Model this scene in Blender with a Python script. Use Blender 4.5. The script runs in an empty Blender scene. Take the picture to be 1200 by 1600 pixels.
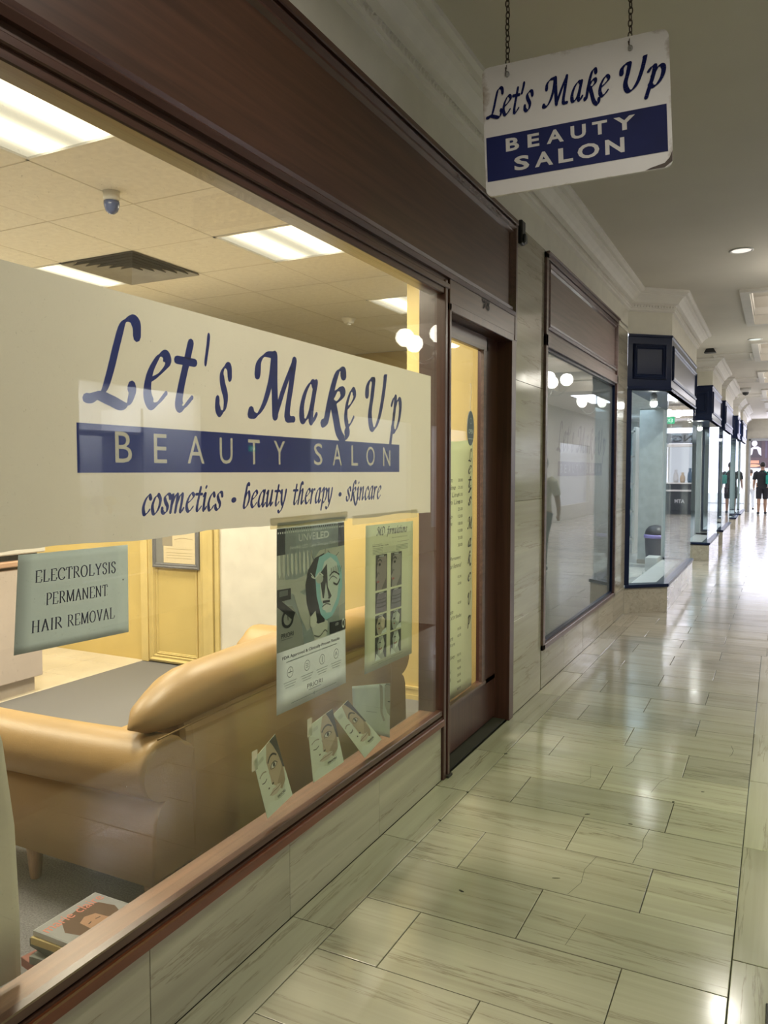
import bpy, bmesh, math, random
from mathutils import Vector, Matrix
from mathutils.geometry import tessellate_polygon
random.seed(7)
scene = bpy.context.scene
COL = scene.collection
R = math.radians
# ------------------------------------------------------------------ camera, world, lights, exposure
cam_d = bpy.data.cameras.new('camera'); cam = bpy.data.objects.new('camera', cam_d); COL.objects.link(cam)
cam_d.sensor_fit = 'VERTICAL'; cam_d.sensor_height = 36.0; cam_d.lens = 36.0 * 1220.0 / 1600.0
cam_d.clip_start = .02; cam_d.clip_end = 300
cam.location = (0, 0, 1.5); cam.rotation_euler = (R(87.0), 0, R(26.83)); scene.camera = cam
vs = scene.view_settings
scene.display_settings.display_device = 'sRGB'
vs.view_transform = 'Standard'; vs.look = 'None'; vs.exposure = 0.0; vs.gamma = 1.0; vs.use_curve_mapping = False
w = bpy.data.worlds.new('world'); scene.world = w; w.use_nodes = True
bg = w.node_tree.nodes['Background']; bg.inputs[0].default_value = (.84, .88, 1.0, 1); bg.inputs[1].default_value = 4.0
cy = scene.cycles
cy.max_bounces = 10; cy.transparent_max_bounces = 24; cy.diffuse_bounces = 4; cy.glossy_bounces = 5
cy.transmission_bounces = 6; cy.caustics_reflective = False; cy.caustics_refractive = False
cy.sample_clamp_indirect = 4.0; cy.use_denoising = True

def area(name, loc, size, power, color, rot=(0, 0, 0), sy=None, spread=None):
    d = bpy.data.lights.new(name, 'AREA'); d.energy = power; d.color = color
    if sy: d.shape = 'RECTANGLE'; d.size = size; d.size_y = sy
    else: d.shape = 'DISK'; d.size = size
    if spread: d.spread = R(spread)
    o = bpy.data.objects.new(name, d); COL.objects.link(o); o.location = loc; o.rotation_euler = rot
    return o
CEIL = 3.36
GREENISH = (.74, 1.0, .30); NEUTRAL = (1.0, .94, .84); COOL = (.82, .85, 1.0)
DOWN = [(-.33, -2.4, NEUTRAL, 8), (-.25, 1.55, NEUTRAL, 17), (.10, 3.50, GREENISH, 19), (-.33, 7.33, NEUTRAL, 21), (-.35, 12.3, (.92, 1.0, .92), 42),
        (-.37, 17.5, COOL, 50), (-.40, 22.8, COOL, 50)]
# daylight entering through the far opening of the arcade
area('daylight_at_end', (.4, 30.9, 1.9), 3.4, 75, (.80, .80, 1.0), (R(-90), 0, 0), 2.4)
# added fill lamps under the closed ceiling of the arcade's far half
for yy in (20.0, 26.0):
    area('far_ceiling_fill', (.9, yy, 3.3), 1.4, 105, (.84, .84, 1.0), (0, 0, 0), 2.5)

# ------------------------------------------------------------------ node helpers / materials
MAT = {}
def newmat(name):
    m = bpy.data.materials.new(name); m.use_nodes = True; nt = m.node_tree
    for n in list(nt.nodes): nt.nodes.remove(n)
    out = nt.nodes.new('ShaderNodeOutputMaterial'); return m, nt, out
def N(nt, t, **kw):
    n = nt.nodes.new(t)
    for k, v in kw.items():
        if k in n.inputs: n.inputs[k].default_value = v
        else: setattr(n, k, v)
    return n
def L(nt, a, b): nt.links.new(a, b)
def c4(c): return (c[0], c[1], c[2], 1)
def lin(r, g, b):
    f = lambda v: (v / 255 / 12.92) if v / 255 <= .04045 else ((v / 255 + .055) / 1.055) ** 2.4
    return (f(r), f(g), f(b))
def plain(name, col, rough=.5, metal=0., spec=.5, noise=.06, nscale=8., bump=0., bscale=60., coat=0., stretch=None):
    if name in MAT: return MAT[name]
    m, nt, out = newmat(name)
    p = N(nt, 'ShaderNodeBsdfPrincipled'); p.inputs['Roughness'].default_value = rough
    p.inputs['Metallic'].default_value = metal; p.inputs['Specular IOR Level'].default_value = spec
    p.inputs['Coat Weight'].default_value = coat; p.inputs['Coat Roughness'].default_value = .08
    tc = N(nt, 'ShaderNodeTexCoord'); mp = N(nt, 'ShaderNodeMapping'); L(nt, tc.outputs['Object'], mp.inputs[0])
    if stretch: mp.inputs['Scale'].default_value = stretch
    nz = N(nt, 'ShaderNodeTexNoise', Scale=nscale, Detail=5.0); L(nt, mp.outputs[0], nz.inputs['Vector'])
    cr = N(nt, 'ShaderNodeValToRGB')
    cr.color_ramp.elements[0].position = .3; cr.color_ramp.elements[1].position = .72
    cr.color_ramp.elements[0].color = c4([max(0, v * (1 - noise * 2)) for v in col])
    cr.color_ramp.elements[1].color = c4([min(1, v * (1 + noise * 2)) for v in col])
    L(nt, nz.outputs[0], cr.inputs[0]); L(nt, cr.outputs[0], p.inputs['Base Color'])
    if bump:
        n2 = N(nt, 'ShaderNodeTexNoise', Scale=bscale, Detail=3.0); L(nt, mp.outputs[0], n2.inputs['Vector'])
        b = N(nt, 'ShaderNodeBump', Strength=bump, Distance=.004); L(nt, n2.outputs[0], b.inputs['Height']); L(nt, b.outputs[0], p.inputs['Normal'])
    L(nt, p.outputs[0], out.inputs[0]); MAT[name] = m; return m
def marble(name, axis, base, dark, vein, rough, spec=.5):
    m, nt, out = newmat(name)
    p = N(nt, 'ShaderNodeBsdfPrincipled', Roughness=rough); p.inputs['Specular IOR Level'].default_value = spec
    g = N(nt, 'ShaderNodeNewGeometry'); oi = N(nt, 'ShaderNodeObjectInfo')
    ml = N(nt, 'ShaderNodeMath', operation='MULTIPLY'); ml.inputs[1].default_value = 37.0; L(nt, oi.outputs['Random'], ml.inputs[0])
    cb = N(nt, 'ShaderNodeCombineXYZ')
    for i in range(3): L(nt, ml.outputs[0], cb.inputs[i])
    ad = N(nt, 'ShaderNodeVectorMath', operation='ADD'); L(nt, g.outputs['Position'], ad.inputs[0]); L(nt, cb.outputs[0], ad.inputs[1])
    def mapping(s):
        q = N(nt, 'ShaderNodeMapping'); q.inputs['Scale'].default_value = s; L(nt, ad.outputs[0], q.inputs[0]); return q
    lo, hi = (.6, 15.0)
    sc = [hi, hi, hi]; sc[axis] = lo
    big = mapping(sc)
    n1 = N(nt, 'ShaderNodeTexNoise', Scale=1.0, Detail=7.0, Roughness=.6, Distortion=.5); L(nt, big.outputs[0], n1.inputs['Vector'])
    cr = N(nt, 'ShaderNodeValToRGB'); e = cr.color_ramp.elements
    e[0].position = .30; e[0].color = c4(dark); e[1].position = .56; e[1].color = c4(base)
    x = cr.color_ramp.elements.new(.72); x.color = c4([min(1, v * 1.1) for v in base])
    L(nt, n1.outputs[0], cr.inputs[0])
    # thin wandering veins running along the slab
    sv = [7.5, 7.5, 7.5]; sv[axis] = .42
    m2 = mapping(sv); n2 = N(nt, 'ShaderNodeTexNoise', Scale=1.0, Detail=9.0, Roughness=.62, Distortion=.25); L(nt, m2.outputs[0], n2.inputs['Vector'])
    cv = N(nt, 'ShaderNodeValToRGB'); ee = cv.color_ramp.elements
    ee[0].position = .482; ee[0].color = (0, 0, 0, 1); ee[1].position = .5; ee[1].color = (1, 1, 1, 1)
    y = ee.new(.507); y.color = (0, 0, 0, 1); L(nt, n2.outputs[0], cv.inputs[0])
    m3 = mapping((3, 3, 3)); n3 = N(nt, 'ShaderNodeTexNoise', Scale=1.0, Detail=2.0); L(nt, m3.outputs[0], n3.inputs['Vector'])
    mm = N(nt, 'ShaderNodeMath', operation='MULTIPLY'); L(nt, cv.outputs[0], mm.inputs[0]); L(nt, n3.outputs[0], mm.inputs[1])
    mx = N(nt, 'ShaderNodeMix', data_type='RGBA'); L(nt, mm.outputs[0], mx.inputs[0]); L(nt, cr.outputs[0], mx.inputs[6]); mx.inputs[7].default_value = c4(vein)
    # slab to slab tone
    hs = N(nt, 'ShaderNodeHueSaturation'); mr = N(nt, 'ShaderNodeMapRange'); mr.inputs[3].default_value = .86; mr.inputs[4].default_value = 1.12
    L(nt, oi.outputs['Random'], mr.inputs[0]); L(nt, mr.outputs[0], hs.inputs['Value']); L(nt, mx.outputs[2], hs.inputs['Color'])
    L(nt, hs.outputs[0], p.inputs['Base Color'])
    n4 = N(nt, 'ShaderNodeTexNoise', Scale=5.0, Detail=4.0); L(nt, g.outputs['Position'], n4.inputs['Vector'])
    m4 = N(nt, 'ShaderNodeMapRange'); m4.inputs[1].default_value = .3; m4.inputs[2].default_value = .7
    m4.inputs[3].default_value = rough * .75; m4.inputs[4].default_value = rough * 1.35; L(nt, n4.outputs[0], m4.inputs[0]); L(nt, m4.outputs[0], p.inputs['Roughness'])
    L(nt, p.outputs[0], out.inputs[0]); MAT[name] = m; return m
def wood(name, col, rough, axis=1, coat=0.3):
    m, nt, out = newmat(name)
    p = N(nt, 'ShaderNodeBsdfPrincipled', Roughness=rough); p.inputs['Coat Weight'].default_value = coat; p.inputs['Coat Roughness'].default_value = .25
    g = N(nt, 'ShaderNodeNewGeometry'); mp = N(nt, 'ShaderNodeMapping'); s = [40.] * 3; s[axis] = 1.6; mp.inputs['Scale'].default_value = s
    L(nt, g.outputs['Position'], mp.inputs[0])
    n = N(nt, 'ShaderNodeTexNoise', Scale=1.0, Detail=6.0, Distortion=.6); L(nt, mp.outputs[0], n.inputs['Vector'])
    cr = N(nt, 'ShaderNodeValToRGB'); e = cr.color_ramp.elements
    e[0].position = .3; e[0].color = c4([v * .72 for v in col]); e[1].position = .7; e[1].color = c4([v * 1.25 for v in col])
    L(nt, n.outputs[0], cr.inputs[0]); L(nt, cr.outputs[0], p.inputs['Base Color'])
    b = N(nt, 'ShaderNodeBump', Strength=.15, Distance=.001); L(nt, n.outputs[0], b.inputs['Height']); L(nt, b.outputs[0], p.inputs['Normal'])
    L(nt, p.outputs[0], out.inputs[0]); MAT[name] = m; return m
def glassmat(name, tint=(1, 1, 1), rough=0., f0=.045, dust=0.):
    """thin sheet: see-through plus a Schlick mirror reflection on each face"""
    m, nt, out = newmat(name)
    g = N(nt, 'ShaderNodeNewGeometry'); d = N(nt, 'ShaderNodeVectorMath', operation='DOT_PRODUCT')
    L(nt, g.outputs['Normal'], d.inputs[0]); L(nt, g.outputs['Incoming'], d.inputs[1])
    a = N(nt, 'ShaderNodeMath', operation='ABSOLUTE'); L(nt, d.outputs['Value'], a.inputs[0])
    s = N(nt, 'ShaderNodeMath', operation='SUBTRACT'); s.inputs[0].default_value = 1; L(nt, a.outputs[0], s.inputs[1])
    p5 = N(nt, 'ShaderNodeMath', operation='POWER'); p5.inputs[1].default_value = 5; L(nt, s.outputs[0], p5.inputs[0])
    ma = N(nt, 'ShaderNodeMath', operation='MULTIPLY_ADD'); ma.inputs[1].default_value = 1 - f0; ma.inputs[2].default_value = f0; L(nt, p5.outputs[0], ma.inputs[0])
    tr = N(nt, 'ShaderNodeBsdfTransparent'); tr.inputs[0].default_value = c4(tint)
    gl = N(nt, 'ShaderNodeBsdfGlossy'); gl.inputs['Roughness'].default_value = rough
    mx = N(nt, 'ShaderNodeMixShader'); L(nt, ma.outputs[0], mx.inputs[0]); L(nt, tr.outputs[0], mx.inputs[1]); L(nt, gl.outputs[0], mx.inputs[2])
    last = mx
    if dust:
        df = N(nt, 'ShaderNodeBsdfDiffuse'); df.inputs[0].default_value = (.8, .8, .75, 1)
        vz = N(nt, 'ShaderNodeTexNoise', Scale=9.0, Detail=3.0); L(nt, g.outputs['Position'], vz.inputs['Vector'])
        fine = N(nt, 'ShaderNodeTexNoise', Scale=220.0, Detail=2.0); L(nt, g.outputs['Position'], fine.inputs['Vector'])
        r1 = N(nt, 'ShaderNodeValToRGB'); r1.color_ramp.elements[0].position = .68; r1.color_ramp.elements[1].position = .78; L(nt, fine.outputs[0], r1.inputs[0])
        mu = N(nt, 'ShaderNodeMath', operation='MULTIPLY'); L(nt, r1.outputs[0], mu.inputs[0]); L(nt, vz.outputs[0], mu.inputs[1])
        mq = N(nt, 'ShaderNodeMath', operation='MULTIPLY_ADD'); mq.inputs[1].default_value = .45; mq.inputs[2].default_value = dust; L(nt, mu.outputs[0], mq.inputs[0])
        m2 = N(nt, 'ShaderNodeMixShader'); L(nt, mq.outputs[0], m2.inputs[0]); L(nt, mx.outputs[0], m2.inputs[1]); L(nt, df.outputs[0], m2.inputs[2]); last = m2
    L(nt, last.outputs[0], out.inputs[0]); MAT[name] = m; return m
def filmmat(name, col, clear=.08, diffuse=.5):
    m, nt, out = newmat(name)
    t = N(nt, 'ShaderNodeBsdfTranslucent'); d = N(nt, 'ShaderNodeBsdfDiffuse'); tr = N(nt, 'ShaderNodeBsdfTransparent')
    g = N(nt, 'ShaderNodeNewGeometry'); nz = N(nt, 'ShaderNodeTexNoise', Scale=2.2, Detail=4.0); L(nt, g.outputs['Position'], nz.inputs['Vector'])
    cr = N(nt, 'ShaderNodeValToRGB'); cr.color_ramp.elements[0].color = c4([v * .93 for v in col]); cr.color_ramp.elements[1].color = c4([min(1, v * 1.05) for v in col])
    L(nt, nz.outputs[0], cr.inputs[0]); L(nt, cr.outputs[0], t.inputs[0]); L(nt, cr.outputs[0], d.inputs[0])
    a = N(nt, 'ShaderNodeMixShader'); a.inputs[0].default_value = diffuse; L(nt, t.outputs[0], a.inputs[1]); L(nt, d.outputs[0], a.inputs[2])
    b = N(nt, 'ShaderNodeMixShader'); b.inputs[0].default_value = clear; L(nt, a.outputs[0], b.inputs[1]); L(nt, tr.outputs[0], b.inputs[2])
    L(nt, b.outputs[0], out.inputs[0]); MAT[name] = m; return m
def emit(name, col, strength):
    if name in MAT: return MAT[name]
    m, nt, out = newmat(name); e = N(nt, 'ShaderNodeEmission'); e.inputs[0].default_value = c4(col); e.inputs[1].default_value = strength
    L(nt, e.outputs[0], out.inputs[0]); MAT[name] = m; return m

FT = ((.44, .405, .335), (.365, .33, .265), (.15, .115, .08))
M_tile = marble('marble_floor_tile', 0, *FT, .15, .6)
M_stripe = marble('marble_border_tile', 1, *FT, .15, .6)
M_slab = marble('marble_wall_slab', 1, (.47, .43, .34), (.395, .355, .28), (.2, .155, .11), .12)
M_grout = plain('dark_joint', (.035, .03, .025), .8)
M_ceil = plain('ceiling_paint', (.66, .62, .55), .75, noise=.02, nscale=1.5)
M_cornice = plain('cornice_paint', (.72, .69, .64), .6, noise=.02)
M_wallp = plain('wall_paint', (.68, .65, .56), .7, noise=.02)
M_wood = wood('dark_stained_timber', (.085, .036, .024), .33)
M_woodv = wood('dark_stained_timber_upright', (.085, .034, .026), .33, axis=2)
M_fascia = wood('dark_fascia_board', (.085, .036, .02), .45, coat=.1)
M_redwood = wood('red_stained_sill', (.16, .038, .014), .32)
M_ledge = wood('worn_sill_ledge', (.20, .10, .06), .5)
M_wood2 = wood('plum_brown_timber', (.135, .078, .068), .38)
M_navy = plain('navy_gloss_paint', (.011, .018, .050), .28, noise=.02, coat=0, spec=.16)
M_glass = glassmat('window_glass', (.97, .985, .95), 0, .045, .012)
M_glass2 = glassmat('clear_shop_glass', (.95, .975, .98), 0, .05)
M_film = filmmat('cream_window_film', (.73, .715, .68), .045, .35)
M_bluefilm = plain('navy_vinyl', lin(16, 48, 158), .55, noise=.03)
M_ink = plain('blue_vinyl_letter', lin(18, 48, 158), .55, noise=.03)
M_greyletter = plain('grey_cut_letter', lin(236, 238, 236), .6, noise=.03)
M_yellow = plain('yellow_wall_paint', (.60, .46, .17), .6, noise=.05, nscale=2)
M_yellowgloss = plain('yellow_gloss_moulding', (.66, .52, .22), .4, noise=.04)
M_saloncream = plain('cream_wall_paint', (.72, .68, .61), .7, noise=.03)
M_carpet = plain('grey_carpet', (.19, .185, .19), .95, noise=.18, nscale=160, bump=.5, bscale=300)
M_leather = plain('tan_leather', (.43, .275, .115), .42, noise=.05, nscale=3, bump=.12, bscale=160)
M_leatherol = MAT['tan_leather']
M_tan2 = plain('tan_leather_welt', (.30, .19, .07), .5)
M_metal = plain('galvanised_metal', (.45, .45, .44), .4, metal=.8)
M_rust = plain('rusted_chain_steel', (.075, .055, .045), .55, metal=.5, noise=.3, nscale=60)
M_white = plain('white_paint', (.80, .79, .76), .45, noise=.02)
M_black = plain('black_plastic', (.018, .018, .02), .4)
M_paper = plain('white_paper', (.74, .76, .74), .6, noise=.02)

# ------------------------------------------------------------------ mesh helpers
class MB:
    def __init__(s): s.v = []; s.f = []; s.mi = []; s.sm = []
    def add(s, vs_, fs_, mi=0, sm=False):
        k = len(s.v); s.v += [tuple(p) for p in vs_]
        for f in fs_: s.f.append([k + i for i in f]); s.mi.append(mi); s.sm.append(sm)
        return s
    def box(s, a, b, mi=0, ch=0):
        x0, y0, z0 = [min(a[i], b[i]) for i in range(3)]; x1, y1, z1 = [max(a[i], b[i]) for i in range(3)]
        if ch <= 0:
            return s.add([(x0, y0, z0), (x1, y0, z0), (x1, y1, z0), (x0, y1, z0), (x0, y0, z1), (x1, y0, z1), (x1, y1, z1), (x0, y1, z1)],
                         [(0, 3, 2, 1), (4, 5, 6, 7), (0, 1, 5, 4), (1, 2, 6, 5), (2, 3, 7, 6), (3, 0, 4, 7)], mi)
        bm = bmesh.new(); bmesh.ops.create_cube(bm, size=1)
        for v in bm.verts: v.co = Vector(((x0 + x1) / 2 + v.co.x * (x1 - x0), (y0 + y1) / 2 + v.co.y * (y1 - y0), (z0 + z1) / 2 + v.co.z * (z1 - z0)))
        ch = min(ch, .45 * min(x1 - x0, y1 - y0, z1 - z0))
        bmesh.ops.bevel(bm, geom=list(bm.edges), offset=ch, segments=1, profile=.5, affect='EDGES')
        s.bm(bm, mi); return s
    def bm(s, bm, mi=0, sm=False, mat=None):
        bm.verts.index_update()
        vs_ = [(mat @ v.co if mat else v.co.copy()) for v in bm.verts]; fs_ = [[v.index for v in f.verts] for f in bm.faces]; bm.free()
        return s.add(vs_, fs_, mi, sm)
    def prism(s, poly, z0, z1, mi=0, axis=2):
        """poly: list of 2-D points, counter-clockwise; extruded along axis"""
        n = len(poly)
        def P(p, z): return (p[0], p[1], z) if axis == 2 else ((z, p[0], p[1]) if axis == 0 else (p[0], z, p[1]))
        vs_ = [P(p, z0) for p in poly] + [P(p, z1) for p in poly]
        fs_ = [list(range(n))[::-1], list(range(n, 2 * n))] + [[i, (i + 1) % n, n + (i + 1) % n, n + i] for i in range(n)]
        return s.add(vs_, fs_, mi)
    def tube(s, pts, r, n=8, mi=0, closed=False, cap=True):
        pts = [Vector(p) for p in pts]; m = len(pts); rr = r if isinstance(r, (list, tuple)) else [r] * m
        vs_ = []; fs_ = []; prev = None
        for i, p in enumerate(pts):
            if closed: d = pts[(i + 1) % m] - pts[i - 1]
            else: d = pts[min(i + 1, m - 1)] - pts[max(i - 1, 0)]
            d.normalize()
            if prev is None:
                u = d.cross(Vector((0, 0, 1)) if abs(d.z) < .9 else Vector((1, 0, 0))).normalized()
            else: u = (prev - d * prev.dot(d)).normalized()
            prev = u; v = d.cross(u)
            for k in range(n):
                a = 2 * math.pi * k / n; vs_.append(p + (u * math.cos(a) + v * math.sin(a)) * rr[i])
        for i in range(m if closed else m - 1):
            j = (i + 1) % m
            for k in range(n): fs_.append([i * n + k, i * n + (k + 1) % n, j * n + (k + 1) % n, j * n + k])
        if cap and not closed: fs_ += [list(range(n))[::-1], list(range((m - 1) * n, m * n))]
        return s.add(vs_, fs_, mi, True)
    def lathe(s, prof, c=(0, 0, 0), n=24, mi=0, sm=True):
        vs_ = []; fs_ = []; m = len(prof)
        for i, (r, z) in enumerate(prof):
            for k in range(n):
                a = 2 * math.pi * k / n; vs_.append((c[0] + r * math.cos(a), c[1] + r * math.sin(a), c[2] + z))
        for i in range(m - 1):
            for k in range(n): fs_.append([i * n + k, i * n + (k + 1) % n, (i + 1) * n + (k + 1) % n, (i + 1) * n + k])
        if prof[0][0] > 0: fs_.append(list(range(n))[::-1])
        if prof[-1][0] > 0: fs_.append(list(range((m - 1) * n, m * n)))
        return s.add(vs_, fs_, mi, sm)
    def build(s, name, mats, parent=None, loc=None, solid=0):
        me = bpy.data.meshes.new(name); me.from_pydata(s.v, [], s.f)
        for m in (mats if isinstance(mats, (list, tuple)) else [mats]): me.materials.append(m)
        me.polygons.foreach_set('material_index', s.mi); me.polygons.foreach_set('use_smooth', s.sm); me.update()
        o = bpy.data.objects.new(name, me); COL.objects.link(o)
        if loc: o.location = loc
        if parent: o.parent = parent
        if solid:
            md = o.modifiers.new('thick', 'SOLIDIFY'); md.thickness = solid; md.offset = 0
        return o
def tag(o, label=None, cat=None, group=None, kind=None):
    if label: o['label'] = label
    if cat: o['category'] = cat
    if group: o['group'] = group
    if kind: o['kind'] = kind
    return o
def empty(name, loc=(0, 0, 0), rz=0, **kw):
    o = bpy.data.objects.new(name, None); COL.objects.link(o); o.location = loc; o.rotation_euler = (0, 0, rz); o.empty_display_size = .05
    tag(o, **kw); return o
def unlocal(o, parent):
    """parent o while its mesh stays in world coordinates"""
    o.parent = parent
    loc = Vector(parent.location); rot = parent.rotation_euler.to_matrix().to_4x4()
    o.matrix_parent_inverse = (Matrix.Translation(loc) @ rot).inverted(); return o
def part(name, mb, mats, parent, **kw):
    o = mb.build(name, mats, **kw); unlocal(o, parent); return o
def copy_tree(o, parent=None):
    c = o.copy(); COL.objects.link(c)
    if parent: c.parent = parent
    for ch in list(o.children): copy_tree(ch, c)
    return c
def spline(pts, n=6):
    out = []
    P_ = [pts[0]] + list(pts) + [pts[-1]]
    for i in range(1, len(P_) - 2):
        p0, p1, p2, p3 = P_[i - 1], P_[i], P_[i + 1], P_[i + 2]
        for k in range(n):
            t = k / n
            out.append(tuple(.5 * ((2 * p1[j]) + (-p0[j] + p2[j]) * t + (2 * p0[j] - 5 * p1[j] + 4 * p2[j] - p3[j]) * t * t + (-p0[j] + 3 * p1[j] - 3 * p2[j] + p3[j]) * t ** 3) for j in range(len(p1))))
    out.append(tuple(pts[-1])); return out
def sweep(mb, path, prof, mi=0, closed=False, sm=False):
    """profile points (out, z) along a 2-D path; out is to the right of travel; mitred corners"""
    n = len(path); rows = []
    for i in range(n):
        def d(a, b): v = Vector((b[0] - a[0], b[1] - a[1])); return v.normalized()
        if i == 0: t = d(path[0], path[1]); nn = Vector((t.y, -t.x)); k = 1
        elif i == n - 1: t = d(path[-2], path[-1]); nn = Vector((t.y, -t.x)); k = 1
        else:
            t1 = d(path[i - 1], path[i]); t2 = d(path[i], path[i + 1]); n1 = Vector((t1.y, -t1.x)); n2 = Vector((t2.y, -t2.x))
            nn = (n1 + n2).normalized(); k = 1 / max(.3, nn.dot(n1))
        rows.append([(path[i][0] + nn.x * o_ * k, path[i][1] + nn.y * o_ * k, z) for o_, z in prof])
    m = len(prof); vs_ = [p for r_ in rows for p in r_]
    fs_ = [[i * m + j, (i + 1) * m + j, (i + 1) * m + j + 1, i * m + j + 1] for i in range(n - 1) for j in range(m - 1)]
    mb.add(vs_, fs_, mi, sm); return mb
def frame_rect(mb, P0, U, V, Nn, w_, h_, wid, dep, mi=0):
    """raised picture-frame moulding: rectangle w_ x h_ at P0, ridge profile"""
    P0, U, V, Nn = Vector(P0), Vector(U), Vector(V), Vector(Nn)
    prof = [(0, 0), (0, dep * .6), (wid * .3, dep), (wid * .55, dep * .45), (wid * .8, dep * .6), (wid, 0)]
    rows = []
    for (cx_, cy_, sx, sy) in ((0, 0, 1, 1), (w_, 0, -1, 1), (w_, h_, -1, -1), (0, h_, 1, -1)):
        rows.append([P0 + U * (cx_ + sx * a) + V * (cy_ + sy * a) + Nn * b for a, b in prof])
    m = len(prof); vs_ = [p for r_ in rows for p in r_]
    fs_ = [[i * m + j, ((i + 1) % 4) * m + j, ((i + 1) % 4) * m + j + 1, i * m + j + 1] for i in range(4) for j in range(m - 1)]
    mb.add(vs_, fs_, mi); return mb

# ------------------------------------------------------------------ lettering
INK = {}
def ink(c, rough=.55):
    key = 'ink_%d_%d_%d' % tuple(c)
    if key not in INK: INK[key] = plain(key, lin(*c), rough, noise=.02)
    return INK[key]
_text = {}
def textmesh(body, bold=0., shear=0., space=1.):
    key = (body, bold, shear, space)
    if key not in _text:
        cu = bpy.data.curves.new('t', 'FONT'); cu.body = body; cu.size = 1; cu.resolution_u = 3; cu.offset = bold; cu.shear = shear; cu.space_character = space
        ob = bpy.data.objects.new('t', cu); me = bpy.data.meshes.new_from_object(ob)
        vs_ = [(v.co.x, v.co.y) for v in me.vertices]; fs_ = [list(p.vertices) for p in me.polygons]
        bpy.data.objects.remove(ob); bpy.data.curves.remove(cu); bpy.data.meshes.remove(me)
        _text[key] = (vs_, fs_)
    return _text[key]
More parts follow.
